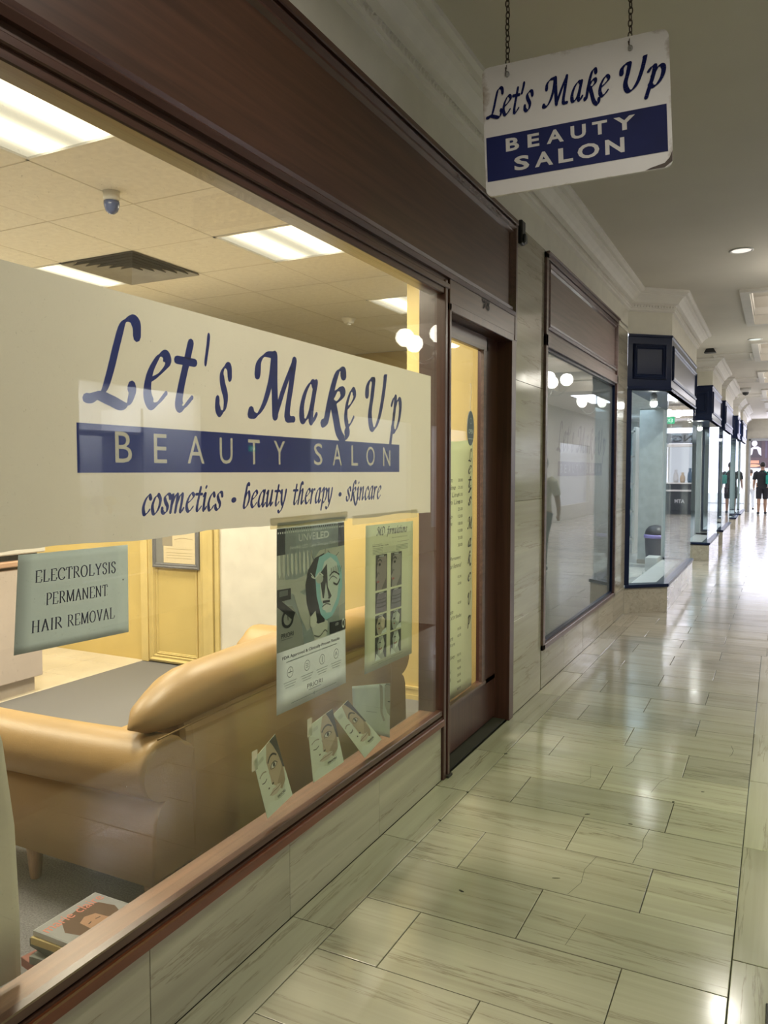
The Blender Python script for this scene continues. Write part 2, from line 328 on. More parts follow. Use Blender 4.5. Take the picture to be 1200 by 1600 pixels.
# centre lines of a broad-pen italic hand, x-height 1
CG = {
 'L': (1.15, [[(1.12, 1.22), (1.08, 1.42), (.92, 1.5), (.72, 1.38), (.60, 1.0), (.48, .5), (.36, .18), (.16, .03), (-.06, .02)], [(-.02, .03), (.25, .08), (.55, .02), (.85, -.05), (1.02, .0), (1.1, .18), (1.08, .3)]]),
 'e': (.72, [[(.14, .46), (.4, .6), (.62, .82), (.52, .98), (.34, .92), (.14, .6), (.1, .24), (.24, .02), (.42, .06), (.64, .26)]]),
 't': (.62, [[(.42, 1.3), (.34, .9), (.24, .4), (.22, .1), (.34, .02), (.58, .24)], [(.06, .93), (.58, .93)]]),
 "'": (.3, [[(.24, 1.5), (.2, 1.3), (.1, .98)]]),
 's': (.62, [[(.62, .78), (.56, .96), (.38, .98), (.22, .82), (.28, .6), (.46, .34), (.42, .1), (.24, .0), (.08, .1), (.06, .26)]]),
 'M': (1.75, [[(.08, .92), (.1, 1.2), (.3, 1.4), (.62, 1.44)], [(.62, 1.44), (.58, .9), (.42, .36), (.2, .06), (-.02, .04), (-.04, .12)], [(.64, 1.44), (.72, .8), (.84, .06)], [(.84, .06), (1.12, .8), (1.42, 1.42)], [(1.42, 1.42), (1.36, .8), (1.3, .1), (1.56, .03)]]),
 'a': (.82, [[(.64, .9), (.44, .98), (.2, .72), (.08, .34), (.14, .06), (.32, .06), (.52, .36), (.66, .98)], [(.68, 1.0), (.58, .5), (.54, .12), (.64, .02), (.8, .22)]]),
 'k': (.95, [[(.72, 1.3), (.66, 1.46), (.5, 1.4), (.38, 1.1), (.28, .6), (.2, .03), (.12, .02)], [(.3, .58), (.5, .88), (.7, .94), (.74, .78), (.56, .6), (.34, .52)], [(.42, .54), (.56, .2), (.74, -.2), (.96, -.36), (1.06, -.26), (1.06, -.12)]]),
 'U': (1.25, [[(.06, .92), (.06, 1.16), (.2, 1.36), (.4, 1.38)], [(.4, 1.38), (.36, .9), (.3, .4), (.44, .04), (.66, .04), (.88, .4), (1.02, 1.0), (1.08, 1.56), (1.02, 1.52)]]),
 'p': (.8, [[(.02, .76), (.16, .96), (.3, .98), (.26, .5), (.14, -.1), (.06, -.5)], [(.22, .5), (.4, .86), (.6, .96), (.72, .78), (.68, .4), (.5, .08), (.32, .0), (.18, .1)]]),
 'c': (.62, [[(.56, .8), (.44, .98), (.2, .74), (.08, .34), (.18, .02), (.36, .04), (.56, .24)]]),
 'o': (.72, [[(.46, .96), (.24, .84), (.08, .44), (.16, .06), (.34, .02), (.56, .3), (.64, .7), (.48, .97)]]),
 'm': (1.2, [[(.02, .8), (.16, .98), (.12, .5), (.06, .02)], [(.12, .4), (.34, .86), (.52, .96), (.5, .5), (.44, .02)], [(.5, .4), (.72, .86), (.92, .96), (.9, .5), (.84, .1), (.94, .02), (1.1, .22)]]),
 'n': (.85, [[(.02, .8), (.16, .98), (.12, .5), (.06, .02)], [(.12, .4), (.34, .86), (.56, .96), (.54, .5), (.5, .1), (.58, .02), (.76, .22)]]),
 'i': (.42, [[(.04, .8), (.2, .98), (.14, .4), (.14, .06), (.22, .02), (.36, .2)], [(.22, 1.28), (.26, 1.36)]]),
 'b': (.72, [[(.5, 1.4), (.36, 1.46), (.26, 1.1), (.14, .4), (.12, .08), (.24, .0), (.46, .16), (.62, .6), (.5, .96), (.3, .8), (.16, .5)]]),
 'u': (.85, [[(.02, .8), (.18, .98), (.12, .4), (.14, .06), (.28, .04), (.5, .4), (.62, .96)], [(.62, .96), (.54, .3), (.58, .04), (.76, .22)]]),
 'y': (.75, [[(.02, .8), (.16, .98), (.18, .4), (.26, .06)], [(.66, .98), (.54, .4), (.3, -.2), (.06, -.44), (-.1, -.38)]]),
 'h': (.85, [[(.52, 1.38), (.36, 1.44), (.24, 1.0), (.06, .02)], [(.12, .4), (.34, .86), (.54, .96), (.52, .5), (.48, .1), (.56, .02), (.74, .22)]]),
 'r': (.58, [[(.02, .8), (.16, .98), (.12, .5), (.06, .02)], [(.12, .45), (.32, .9), (.52, .94)]]),
 'f': (.5, [[(.66, 1.36), (.52, 1.46), (.38, 1.2), (.24, .4), (.1, -.3), (-.06, -.44)], [(.04, .92), (.54, .92)]]),
 'l': (.36, [[(.44, 1.46), (.3, 1.3), (.16, .4), (.16, .06), (.32, .14)]]),
 'D': (1.2, [[(.3, 1.4), (.2, .6), (.1, .04)], [(-.05, 1.2), (.4, 1.46), (.9, 1.2), (1.0, .6), (.6, .04), (.1, .04)]]),
 '•': (.8, [[(.4, .48), (.44, .52)]]), ' ': (.45, []),
}
SG = {  # serif capitals, nib angle 0, height 1
 'E': (.68, [[(.14, 0), (.14, 1)], [(.02, .98), (.58, .98), (.6, .8)], [(.14, .52), (.46, .52)], [(.02, .02), (.58, .02), (.64, .24)]]),
 'L': (.66, [[(.14, 0), (.14, 1)], [(.02, .98), (.28, .98)], [(.02, .02), (.56, .02), (.62, .24)]]),
 'C': (.74, [[(.66, .72), (.6, .9), (.38, 1.0), (.12, .78), (.06, .48), (.16, .14), (.4, .0), (.6, .08), (.68, .22)]]),
 'T': (.68, [[(.33, 0), (.33, 1)], [(.02, .78), (.04, .98), (.62, .98), (.64, .78)], [(.2, .02), (.46, .02)]]),
 'R': (.74, [[(.14, 0), (.14, 1)], [(.02, .98), (.34, .98), (.52, .88), (.54, .7), (.46, .54), (.14, .5)], [(.32, .5), (.68, .02)], [(.02, .02), (.26, .02)]]),
 'O': (.8, [[(.38, 1.0), (.14, .84), (.06, .5), (.14, .16), (.38, .0), (.62, .16), (.7, .5), (.62, .84), (.38, 1.0)]]),
 'Y': (.76, [[(.08, .98), (.36, .48), (.36, .0)], [(.66, .98), (.38, .5)], [(.0, .98), (.22, .98)], [(.54, .98), (.74, .98)], [(.24, .02), (.48, .02)]]),
 'S': (.56, [[(.46, .76), (.42, .94), (.26, 1.0), (.08, .86), (.1, .66), (.4, .42), (.46, .2), (.3, .0), (.12, .06), (.06, .26)]]),
 'I': (.34, [[(.16, 0), (.16, 1)], [(.04, .98), (.28, .98)], [(.04, .02), (.28, .02)]]),
 'P': (.62, [[(.14, 0), (.14, 1)], [(.02, .98), (.36, .98), (.54, .86), (.54, .64), (.4, .48), (.14, .46)], [(.02, .02), (.28, .02)]]),
 'M': (.96, [[(.12, 0), (.14, .98)], [(.14, .98), (.46, .04)], [(.46, .04), (.8, .98)], [(.8, .98), (.82, .0)], [(.0, .98), (.2, .98)], [(.74, .98), (.94, .98)], [(.02, .02), (.24, .02)], [(.7, .02), (.94, .02)]]),
 'A': (.76, [[(.1, .02), (.38, 1.0)], [(.36, 1.0), (.64, .02)], [(.2, .36), (.54, .36)], [(.0, .02), (.2, .02)], [(.52, .02), (.76, .02)]]),
 'N': (.8, [[(.12, 0), (.12, .98)], [(.1, .98), (.64, .02)], [(.64, .02), (.64, .98)], [(.0, .98), (.18, .98)], [(.54, .98), (.74, .98)], [(.02, .02), (.22, .02)]]),
 'H': (.8, [[(.14, 0), (.14, 1)], [(.62, 0), (.62, 1)], [(.14, .5), (.62, .5)], [(.02, .98), (.26, .98)], [(.5, .98), (.74, .98)], [(.02, .02), (.26, .02)], [(.5, .02), (.74, .02)]]),
 'V': (.76, [[(.1, .98), (.38, .0)], [(.36, .0), (.64, .98)], [(.0, .98), (.22, .98)], [(.52, .98), (.74, .98)]]),
 ' ': (.5, []),
}
def penstroke(line, wmax, wmin, ang, smooth=True, n=6):
    pts = spline(line, n) if (smooth and len(line) > 2) else [tuple(p) for p in line]
    if len(line) == 2: pts = [tuple(line[0]), tuple(line[1])]
    L_, R_ = [], []
    m = len(pts)
    for i in range(m):
        a = pts[max(i - 1, 0)]; b = pts[min(i + 1, m - 1)]; dx, dy = b[0] - a[0], b[1] - a[1]; l_ = math.hypot(dx, dy) or 1; dx /= l_; dy /= l_
        w_ = wmin + wmax * abs(dx * math.sin(ang) - dy * math.cos(ang))
        L_.append((pts[i][0] - dy * w_ / 2, pts[i][1] + dx * w_ / 2)); R_.append((pts[i][0] + dy * w_ / 2, pts[i][1] - dx * w_ / 2))
    return L_, R_
def pen_glyph(ch, font='c'):
    G = CG if font == 'c' else SG
    adv, strokes = G[ch]; quads = []
    for s_ in strokes:
        if font == 'c':
            if ch == '•':
                c_ = [(.42 + .17 * math.cos(a * math.pi / 6), .5 + .17 * math.sin(a * math.pi / 6)) for a in range(12)]; quads.append(c_); continue
            L_, R_ = penstroke(s_, .19, .055, R(35))
        else: L_, R_ = penstroke(s_, .10, .035, 0, smooth=ch in 'COSRP' and len(s_) > 4)
        for i in range(len(L_) - 1): quads.append([R_[i], R_[i + 1], L_[i + 1], L_[i]])
        for (P_, k) in (((L_[0], R_[0]), 0), ((L_[-1], R_[-1]), 1)):
            if font == 'c':
                cx_, cy_ = (P_[0][0] + P_[1][0]) / 2, (P_[0][1] + P_[1][1]) / 2; r_ = math.hypot(P_[0][0] - P_[1][0], P_[0][1] - P_[1][1]) / 2
                r_ = max(r_, .05); quads.append([(cx_ + r_ * math.cos(a * math.pi / 4), cy_ + r_ * math.sin(a * math.pi / 4)) for a in range(8)])
    return adv, quads
def pen_word(word, u0, u1, vbase, xh, shear=.16, font='c'):
    """polygons of a written word fitted between u0 and u1"""
    x = 0; Q = []
    for ch in word:
        adv, q = pen_glyph(ch, font)
        for g_ in q: Q.append([(x + a + b * shear, b) for a, b in g_])
        x += adv + (.04 if font == 'c' else .06)
    lo = min(p[0] for q in Q for p in q); hi = max(p[0] for q in Q for p in q); k = (u1 - u0) / (hi - lo)
    return [[(u0 + (a - lo) * k, vbase + b * xh) for a, b in q] for q in Q]
class Art:
    """flat print on a surface: origin, u (right), v (up), normal towards the viewer"""
    def __init__(s, O, U, V, Nn, eps=.0004):
        s.O, s.U, s.V, s.N, s.e = Vector(O), Vector(U), Vector(V), Vector(Nn), eps; s.mb = MB(); s.mats = []; s.warp = None; s.gain = 1.
    def m(s, mat):
        if isinstance(mat, tuple): mat = ink(tuple(min(252, int(c * s.gain)) for c in mat) if sum(mat) > 150 else mat)
        if mat not in s.mats: s.mats.append(mat)
        return s.mats.index(mat)
    def P(s, u, v, l=1):
        p = s.O + s.U * u + s.V * v + s.N * (s.e * l)
        if s.warp: p = p + s.N * s.warp(u, v)
        return p
    def poly(s, pts, mat, l=1):
        k = s.m(mat)
        ar = sum(pts[i][0] * pts[(i + 1) % len(pts)][1] - pts[(i + 1) % len(pts)][0] * pts[i][1] for i in range(len(pts)))
        if ar < 0: pts = pts[::-1]
        if len(pts) > 4 and not s.convex(pts):
            for t in tessellate_polygon([[Vector((a, b, 0)) for a, b in pts]]): s.mb.add([s.P(*pts[i], l) for i in t], [(0, 1, 2)], k)
        else: s.mb.add([s.P(*p, l) for p in pts], [list(range(len(pts)))], k)
        return s
    def convex(s, p):
        n = len(p)
        for i in range(n):
            a, b, c = p[i], p[(i + 1) % n], p[(i + 2) % n]
            if (b[0] - a[0]) * (c[1] - b[1]) - (b[1] - a[1]) * (c[0] - b[0]) < -1e-9: return False
        return True
    def rect(s, u0, v0, u1, v1, mat, l=1): return s.poly([(u0, v0), (u1, v0), (u1, v1), (u0, v1)], mat, l)
    def ell(s, cu, cv, ru, rv, mat, l=1, n=20, rot=0):
        c_, s_ = math.cos(rot), math.sin(rot)
        return s.poly([(cu + ru * math.cos(a) * c_ - rv * math.sin(a) * s_, cv + ru * math.cos(a) * s_ + rv * math.sin(a) * c_) for a in [2 * math.pi * i / n for i in range(n)]], mat, l)
    def line(s, pts, wd, mat, l=1, smooth=True):
        L_, R_ = penstroke(pts, 0, wd, 0, smooth, 5)
        for i in range(len(L_) - 1): s.poly([R_[i], R_[i + 1], L_[i + 1], L_[i]], mat, l)
        return s
    def ring(s, cu, cv, r1, r2, mat, l=1, n=20, ku=1.):
        for i in range(n):
            a, b = 2 * math.pi * i / n, 2 * math.pi * (i + 1) / n
            s.poly([(cu + ku * r1 * math.cos(a), cv + r1 * math.sin(a)), (cu + ku * r1 * math.cos(b), cv + r1 * math.sin(b)), (cu + ku * r2 * math.cos(b), cv + r2 * math.sin(b)), (cu + ku * r2 * math.cos(a), cv + r2 * math.sin(a))], mat, l)
    def text(s, body, u0, v0, u1, v1, mat, l=1, bold=0., shear=0., space=1.):
        vs_, fs_ = textmesh(body, bold, shear, space); k = s.m(mat)
        if not vs_: return s
        x0, x1 = min(p[0] for p in vs_), max(p[0] for p in vs_); y0, y1 = min(p[1] for p in vs_), max(p[1] for p in vs_)
        s.mb.add([s.P(u0 + (p[0] - x0) / (x1 - x0) * (u1 - u0), v0 + (p[1] - y0) / max(1e-6, (y1 - y0)) * (v1 - v0), l) for p in vs_], fs_, k); return s
    def pen(s, polys, mat, l=1):
        k = s.m(mat)
        for i, q in enumerate(polys): s.mb.add([s.P(a, b, l + (i % 7) * .1) for a, b in q], [list(range(len(q)))], k)
        return s
    def build(s, name, parent): return part(name, s.mb, s.mats, parent)
WX = -1.43          # shopfront wall plane
X_, Y_, Z_ = Vector((1, 0, 0)), Vector((0, 1, 0)), Vector((0, 0, 1))

# ================================================================== SETTING : floor
fl = MB().box((-1.60, -4, -.12), (3.0, 31.6, -.012)).build('floor', M_grout); tag(fl, kind='structure')
G_ = .0016
def tile(x0, x1, y0, y1, mat, zo=0.):
    c = .0018; z = random.uniform(-.0006, .0006) + zo
    mb = MB(); a, b, cc, d = x0 + G_, x1 - G_, y0 + G_, y1 - G_
    tx, ty = random.uniform(-.0006, .0006), random.uniform(-.0006, .0006)
    lo = [(a, cc, -.012), (b, cc, -.012), (b, d, -.012), (a, d, -.012)]; mid = [(p[0], p[1], z - .001) for p in lo]
    tp = [(a + c, cc + c, z + tx), (b - c, cc + c, z + ty), (b - c, d - c, z - tx), (a + c, d - c, z - ty)]
    mb.add(lo + mid + tp, [(0, 1, 5, 4), (1, 2, 6, 5), (2, 3, 7, 6), (3, 0, 4, 7), (4, 5, 9, 8), (5, 6, 10, 9), (6, 7, 11, 10), (7, 4, 8, 11), (8, 9, 10, 11)])
    return mb.build('floor_tile', mat, fl)
RP = .3302; Y0 = 1.703
ntile = 0; far = MB()
def field_row(k):
    global ntile
    y0 = Y0 + k * RP; y1 = y0 + RP
    off = 1 if k % 2 else 0
    right = -.095 if y1 < 7.0 else 2.9
    left = -1.265
    if y0 > 8.3: left = -1.43
    xs = [left]; j = (-.722 if off == 0 else -1.055)
    js = []
    t = j
    while t - .665 > left: t -= .665
    while t < right - .05:
        if t > left + .05: js.append(t)
        t += .665
    xs += js + [right]
    for a, b in zip(xs[:-1], xs[1:]):
        if y0 < 15 and a < .9 and y1 > .9:
            tile(a, b, y0, y1, M_tile); ntile += 1
        else:
            far.box((a + .001, y0 + .001, -.012), (b - .001, y1 - .001, 0))
for k in range(-17, 90): field_row(k)
sj = [-2.0, -1.35, -.7, 0.2, .85, 1.49, 2.145, 2.815, 3.378, 3.925, 4.467, 5.119, 5.77, 6.42, 7.08, 7.73, 8.38]
for a, b in zip(sj[:-1], sj[1:]):
    (tile(-1.43, -1.265, a, b, M_stripe) if a > .1 else far.box((-1.43, a + .001, -.012), (-1.266, b - .001, 0)))
rj = [-2.4, -1.6, -.8, .1, .9, 1.75, 2.559, 3.366, 4.116, 4.87, 5.56, 6.25, 6.986]
for a, b in zip(rj[:-1], rj[1:]):
    (tile(-.095, .075, a, b, M_stripe) if a > .5 else far.box((-.094, a + .001, -.012), (.075, b - .001, 0)))
# unseen paving island right of the border strip, darkened to dim window reflections
inset = MB(); y = -3.0
while y < 6.9:
    for xx in (.075, .75, 1.42, 2.1): inset.box((xx + .001, y + .001, -.012), (min(xx + .67, 2.9), y + .6225, 0))
    y += .62412
o = part('unseen_dimming_paving', inset, plain('dimming_charcoal', (.04, .038, .036), .85, spec=.1), fl); tag(o, kind='stuff')
ft = part('distant_paving', far, M_tile, fl); tag(ft, kind='stuff')
# chips out of the floor joints
def chip(x, y, s1, s2, a):
    mb = MB(); pts = []
    for i in range(9):
        t = 2 * math.pi * i / 9; r = random.uniform(.7, 1.1); pts.append((x + (math.cos(t) * s1 * math.cos(a) - math.sin(t) * s2 * math.sin(a)) * r, y + (math.cos(t) * s1 * math.sin(a) + math.sin(t) * s2 * math.cos(a)) * r))
    mb.prism(pts, -.002, .0012); part('joint_chip', mb, M_grout, fl)
for c_ in ((-.98, 2.55, .012, .005, -.3), (-.70, 2.79, .014, .003, .4), (-.715, 3.385, .012, .004, .6), (-1.27, 3.04, .008, .006, 0), (-1.265, 3.37, .008, .006, .3), (-.395, 3.69, .006, .006, 0), (-.53, 3.372, .01, .004, 0), (-1.262, 3.93, .01, .006, .7), (-.285, 3.87, .008, .004, .2)): chip(*c_)
def crack(pts, wd=.0022):
    a = Art((0, 0, .0007), X_, Y_, Z_, .0003); a.line(pts, wd, M_grout, 1, False); a.build('crack', fl)
crack([(-.451, 3.36), (-.46, 3.25), (-.452, 3.18), (-.462, 3.1), (-.466, 3.03)])
crack([(-.63, 4.35), (-.645, 4.2), (-.64, 4.12), (-.66, 4.03)]); crack([(-.45, 3.98), (-.48, 3.9), (-.5, 3.75)], .0014)
crack([(-.60, 3.02), (-.62, 2.9), (-.61, 2.8), (-.635, 2.7)], .0014); crack([(-.82, 3.95), (-.79, 3.8), (-.82, 3.7)], .0012)
crack([(-.2, 4.6), (-.185, 4.52), (-.19, 4.45), (-.2, 4.42)], .002); crack([(-.55, 2.6), (-.56, 2.5), (-.57, 2.4)], .0012)

# ------------------------------------------------------------------ ceiling with coffers
cl = MB()
cof = [(8.95 + 3.62 * i, 8.95 + 3.62 * i + 2.0) for i in range(6)]     # y ranges
cx0, cx1 = -.36, 1.75
ys = [-4.0]; 
for a, b in cof: ys += [a, b]
ys.append(31.6)
for i in range(0, len(ys), 2): cl.box((-1.6, ys[i], CEIL), (3.0, ys[i + 1], CEIL + .1))
for a, b in cof:
    cl.box((-1.6, a, CEIL), (cx0, b, CEIL + .1)); cl.box((cx1, a, CEIL), (3.0, b, CEIL + .1))
    cl.box((cx0 - .1, a - .1, CEIL + .32), (cx1 + .1, b + .1, CEIL + .36))
    for q in (((cx0 - .02, a), (cx0, b)), ((cx1, a), (cx1 + .02, b)), ((cx0, a - .02), (cx1, a)), ((cx0, b), (cx1, b + .02))):
        cl.box((*q[0], CEIL + .1), (*q[1], CEIL + .33))
ceiling = cl.build('ceiling', M_ceil); tag(ceiling, kind='structure')
for i, (a, b) in enumerate(cof):
    mb = MB(); c_ = .22  # octagonal corner cut moulding
    for (o_, z0_, z1_, e_) in ((.0, CEIL - .03, CEIL + .02, .09), (.03, CEIL + .0, CEIL + .10, .05), (.06, CEIL + .09, CEIL + .18, .03)):
        outer = [(cx0 + o_ - .05, a + o_ - .05), (cx1 - o_ + .05, a + o_ - .05), (cx1 - o_ + .05, b - o_ + .05), (cx0 + o_ - .05, b - o_ + .05)]
        inner = [(cx0 + o_ + e_ - .05, a + o_ + e_ - .05), (cx1 - o_ - e_ + .05, a + o_ + e_ - .05), (cx1 - o_ - e_ + .05, b - o_ - e_ + .05), (cx0 + o_ + e_ - .05, b - o_ - e_ + .05)]
        for k in range(4):
            q = [outer[k], outer[(k + 1) % 4], inner[(k + 1) % 4], inner[k]]; mb.prism(q, z0_, z1_)
    o = part('coffer_moulding', mb, M_cornice, ceiling)
    area('cove_light', ((cx0 + cx1) / 2, (a + b) / 2, CEIL + .06), 1.2, (26, 26, 26, 26, 26, 26)[i], (1, .95, .90), (R(180), 0, 0), 1.2)
for yy in (13.6, 17.25, 20.9):      # plain framed ceiling panels between the coffers
    mb = MB(); frame_rect(mb, (-1.0, yy, CEIL), (1, 0, 0), (0, 1, 0), (0, 0, -1), .58, .85, .05, .025); part('ceiling_panel_frame', mb, M_cornice, ceiling)

# ------------------------------------------------------------------ left wall : cream upper wall, marble slabs
path = [(-1.43, -3.5), (-1.43, 8.42), (-1.04, 8.76), (-1.04, 11.45), (-1.43, 11.46), (-1.43, 14.05), (-1.02, 14.06), (-1.02, 16.3), (-1.43, 16.31), (-1.43, 17.2),
        (-1.0, 17.21), (-1.0, 20.0), (-1.43, 20.01), (-1.43, 22.0), (-.98, 22.01), (-.98, 23.4), (-1.2, 23.41), (-1.2, 24.05), (-.95, 24.06), (-.95, 27.0), (-1.1, 27.01), (-1.1, 31.5)]
mb = MB()
HEAD = 2.92
mb2 = MB(); sweep(mb2, path[1:], [(0, HEAD + .001), (0, CEIL)]); o = mb2.build('wall_bulkhead', M_wallp); tag(o, kind='structure')
mb.box((-1.55, -3.5, 2.97), (-1.43, 8.42, CEIL)); mb.box((-1.55, 7.813, 2.93), (-1.43, 8.42, 2.98)); mb.box((-1.55, -3.5, 0), (-1.44, .36, 2.99)); mb.box((-1.55, 4.545, 0), (-1.45, 5.2, 2.975)); mb.box((-1.55, 7.815, 0), (-1.45, 8.42, 2.975))
wl = mb.build('wall_left', M_wallp); tag(wl, kind='structure')
def slab(y0, y1, z0, z1, d=.02, x=WX, mat=None):
    mb = MB(); mb.box((x - d, y0 + .0008, z0 + .0008), (x + random.uniform(-.0006, .0006), y1 - .0008, z1 - .0008), 0, .001)
    part('marble_slab', mb, mat or M_slab, wl)
# stall riser below the salon window
for a, b in zip([.36, .83, 1.48, 2.13, 2.785], [.83, 1.48, 2.13, 2.785, 3.44]): slab(a, b, 0, .27)
mb = MB(); mb.box((-1.53, .36, 0), (-1.452, 3.44, .27)); part('stall_riser_core', mb, M_grout, wl)
# pilasters (polished slabs)
for z0, z1 in ((0, .58), (.58, 1.315), (1.315, 2.05), (2.05, 2.975)): slab(4.545, 5.2, z0, z1)
mb = MB(); mb.box((-1.45, 4.545, 2.975), (WX - .001, 5.2, 3.0)); part('pilaster_top', mb, M_wallp, wl)
for z0, z1 in ((0, .28), (.28, 1.1), (1.1, 2.0), (2.0, 2.975)): slab(7.815, 8.42, z0, z1)
for a, b in zip([5.22, 5.864, 6.496, 7.133], [5.864, 6.496, 7.133, 7.815]): slab(a, b, 0, .272)
for z0, z1 in ((0, .7), (.7, 1.4), (1.4, 2.2), (2.2, 2.97)):
    for a, b in ((-3.5, -2.9), (-2.9, -2.25), (-2.25, -1.6), (-1.6, -.95), (-.95, -.3), (-.3, .36)): slab(a, b, z0, z1)
mb = MB(); mb.box((-1.53, 5.2, 0), (-1.452, 7.815, .272)); part('stall_riser_core', mb, M_grout, wl)
# cornice running round wall and bays, with a bead course
ZB = 3.16
prof = [(.0, ZB - .01), (.022, ZB), (.022, ZB + .018), (.034, ZB + .024), (.034, ZB + .062), (.048, ZB + .068), (.062, ZB + .075), (.078, ZB + .10), (.105, ZB + .13), (.128, ZB + .145), (.128, ZB + .157), (.15, ZB + .162), (.17, ZB + .175), (.17, CEIL + .002)]
mb = MB(); sweep(mb, path, prof)
cor = mb.build('trim_1', M_cornice); tag(cor, 'cream plaster cornice stepping around the wall and the shop bays', kind='structure')
mb = MB()
def beads(p, q):
    p, q = Vector((*p, 0)), Vector((*q, 0)); d = (q - p); Ln = d.length; d.normalize(); nn = Vector((d.y, -d.x, 0)); n = int(Ln / .034)
    for i in range(n):
        c = p + d * (Ln * (i + .5) / n) + nn * .034 + Vector((0, 0, ZB + .043)); a = .012
        mb.add([c - d * a + Vector((0, 0, 0)), c + Vector((0, 0, .016)), c + d * a, c - Vector((0, 0, .016)), c + nn * .012], [(0, 1, 4), (1, 2, 4), (2, 3, 4), (3, 0, 4)])
for a, b in zip(path[:8], path[1:9]):
    if abs(a[1] - b[1]) > .2 or True: beads(a if a[1] > 0 else (a[0], 1.2), b)
bc = part('bead_course', mb, M_cornice, cor); tag(bc, kind='stuff')

# ------------------------------------------------------------------ opposite side of the arcade (seen only in the glass)
wr = MB()
wr.box((2.9, -4, 0), (3.0, 31.6, .45)); wr.box((2.9, -4, 2.35), (3.0, 31.6, CEIL))
for a, b in ((-4, .6), (3.3, 5.2), (6.9, 9.2), (12.5, 13.4), (16.5, 18), (21, 23), (27, 31.6)): wr.box((2.9, a, .45), (3.0, b, 2.35))
wro = wr.build('wall_right', M_wallp); tag(wro, kind='structure')
mb = MB(); mb.box((-1.6, -4.1, 0), (3.0, -4.0, CEIL)); o = mb.build('wall_back', M_wallp); tag(o, kind='structure')
M_lit = {}
def litroom(y0, y1, col, strength):
    """shallow lit shop behind the opposite window"""
    mb = MB(); mb.box((4.4, y0 - .1, 0), (4.5, y1 + .1, 3)); mb.box((3.0, y0 - .2, 0), (4.5, y0 - .1, 3)); mb.box((3.0, y1 + .1, 0), (4.5, y1 + .2, 3)); mb.box((3.0, y0 - .1, 2.6), (4.5, y1 + .1, 2.7)); mb.box((3.0, y0 - .1, -.1), (4.5, y1 + .1, 0))
    part('opposite_shop_room', mb, M_white, wro)
    area('opposite_shop_light', (3.7, (y0 + y1) / 2, 2.55), .9, strength, col, (0, 0, 0), y1 - y0)
for y0, y1, c_, s_ in ((.6, 3.3, (.9, .96, 1.0), 34), (5.2, 6.9, COOL, 62), (9.2, 12.5, COOL, 30), (13.4, 16.5, COOL, 40), (18, 21, COOL, 40), (23, 27, COOL, 40)): litroom(y0, y1, c_, s_)
sh = empty('display_shelving', (3.75, 5.7, 0), label='white display shelving with pale flowers and boxes behind the opposite shop window', cat='shelving')
mb = MB()
for yy in (4.6, 5.6, 6.6): mb.box((3.5, yy, 0), (4.1, yy + .04, 2.2))
part('upright', mb, M_white, sh)
for z in (.55, 1.0, 1.45, 1.9): mb = MB(); mb.box((3.5, 4.6, z), (4.1, 6.64, z + .03)); part('shelf', mb, M_white, sh)
col_fl = [plain('flower_gold', (.75, .5, .15), .6), plain('flower_white', (.85, .83, .78), .6), plain('flower_lilac', (.5, .45, .75), .6)]
for i, lb in enumerate(('gold posy at the near end of the opposite shelf', 'white posy beside the gold one on the opposite shelf', 'lilac posy in the middle of the opposite shelf', 'second gold posy toward the far end of the opposite shelf', 'white posy at the far end of the opposite shelf')):
    yy = 5.75 + .185 * i; mb = MB(); zz = 1.032; r = .075
    mb.lathe([(.02, 0), (.03, .05), (.025, .08), (r * .7, .09), (r, .13), (r * .7, .18), (0, .2)], (3.68, yy, zz), 10)
    o = mb.build('flower_posy', col_fl[i % 3]); tag(o, lb, 'flowers', 'posies on the opposite display shelving')

# ------------------------------------------------------------------ SALON room shell
sx0, sx1, sy0, sy1, SC = -6.6, -1.53, -1.5, 7.72, 2.8
mb = MB(); mb.box((-4.47, sy0, -.1), (-1.50, 4.62, 0)); mb.box((-4.47, 4.62, -.1), (-1.5, sy1, 0)); o = mb.build('floor_carpet', M_carpet); tag(o, kind='structure')
mb = MB(); mb.box((sx0, sy0, -.1), (-4.47, sy1, -.012)); sf = mb.build('floor_salon_tile', M_grout); tag(sf, kind='structure')
M_stile = plain('beige_ceramic_tile', (.70, .63, .52), .35, noise=.05, nscale=4)
ty = 1.2
while ty < 4.6:
    tx = -4.475
    while tx > sx0 + .2:
        mb = MB(); mb.box((tx - .398, ty + .002, -.012), (tx - .002, ty + .398, 0), 0, .002); part('floor_tile', mb, M_stile, sf); tx -= .4
    ty += .4
mb = MB(); mb.box((sx0 - .1, sy0, 0), (sx0, sy1, SC)); mb.box((sx0, sy0 - .1, 0), (-1.52, sy0, SC)); o = mb.build('wall_salon', M_saloncream); tag(o, kind='structure')
mb = MB(); mb.box((sx0, sy1, 0), (-1.52, sy1 + .1, SC + .2)); o = mb.build('wall_salon_far', M_yellow); tag(o, kind='structure')
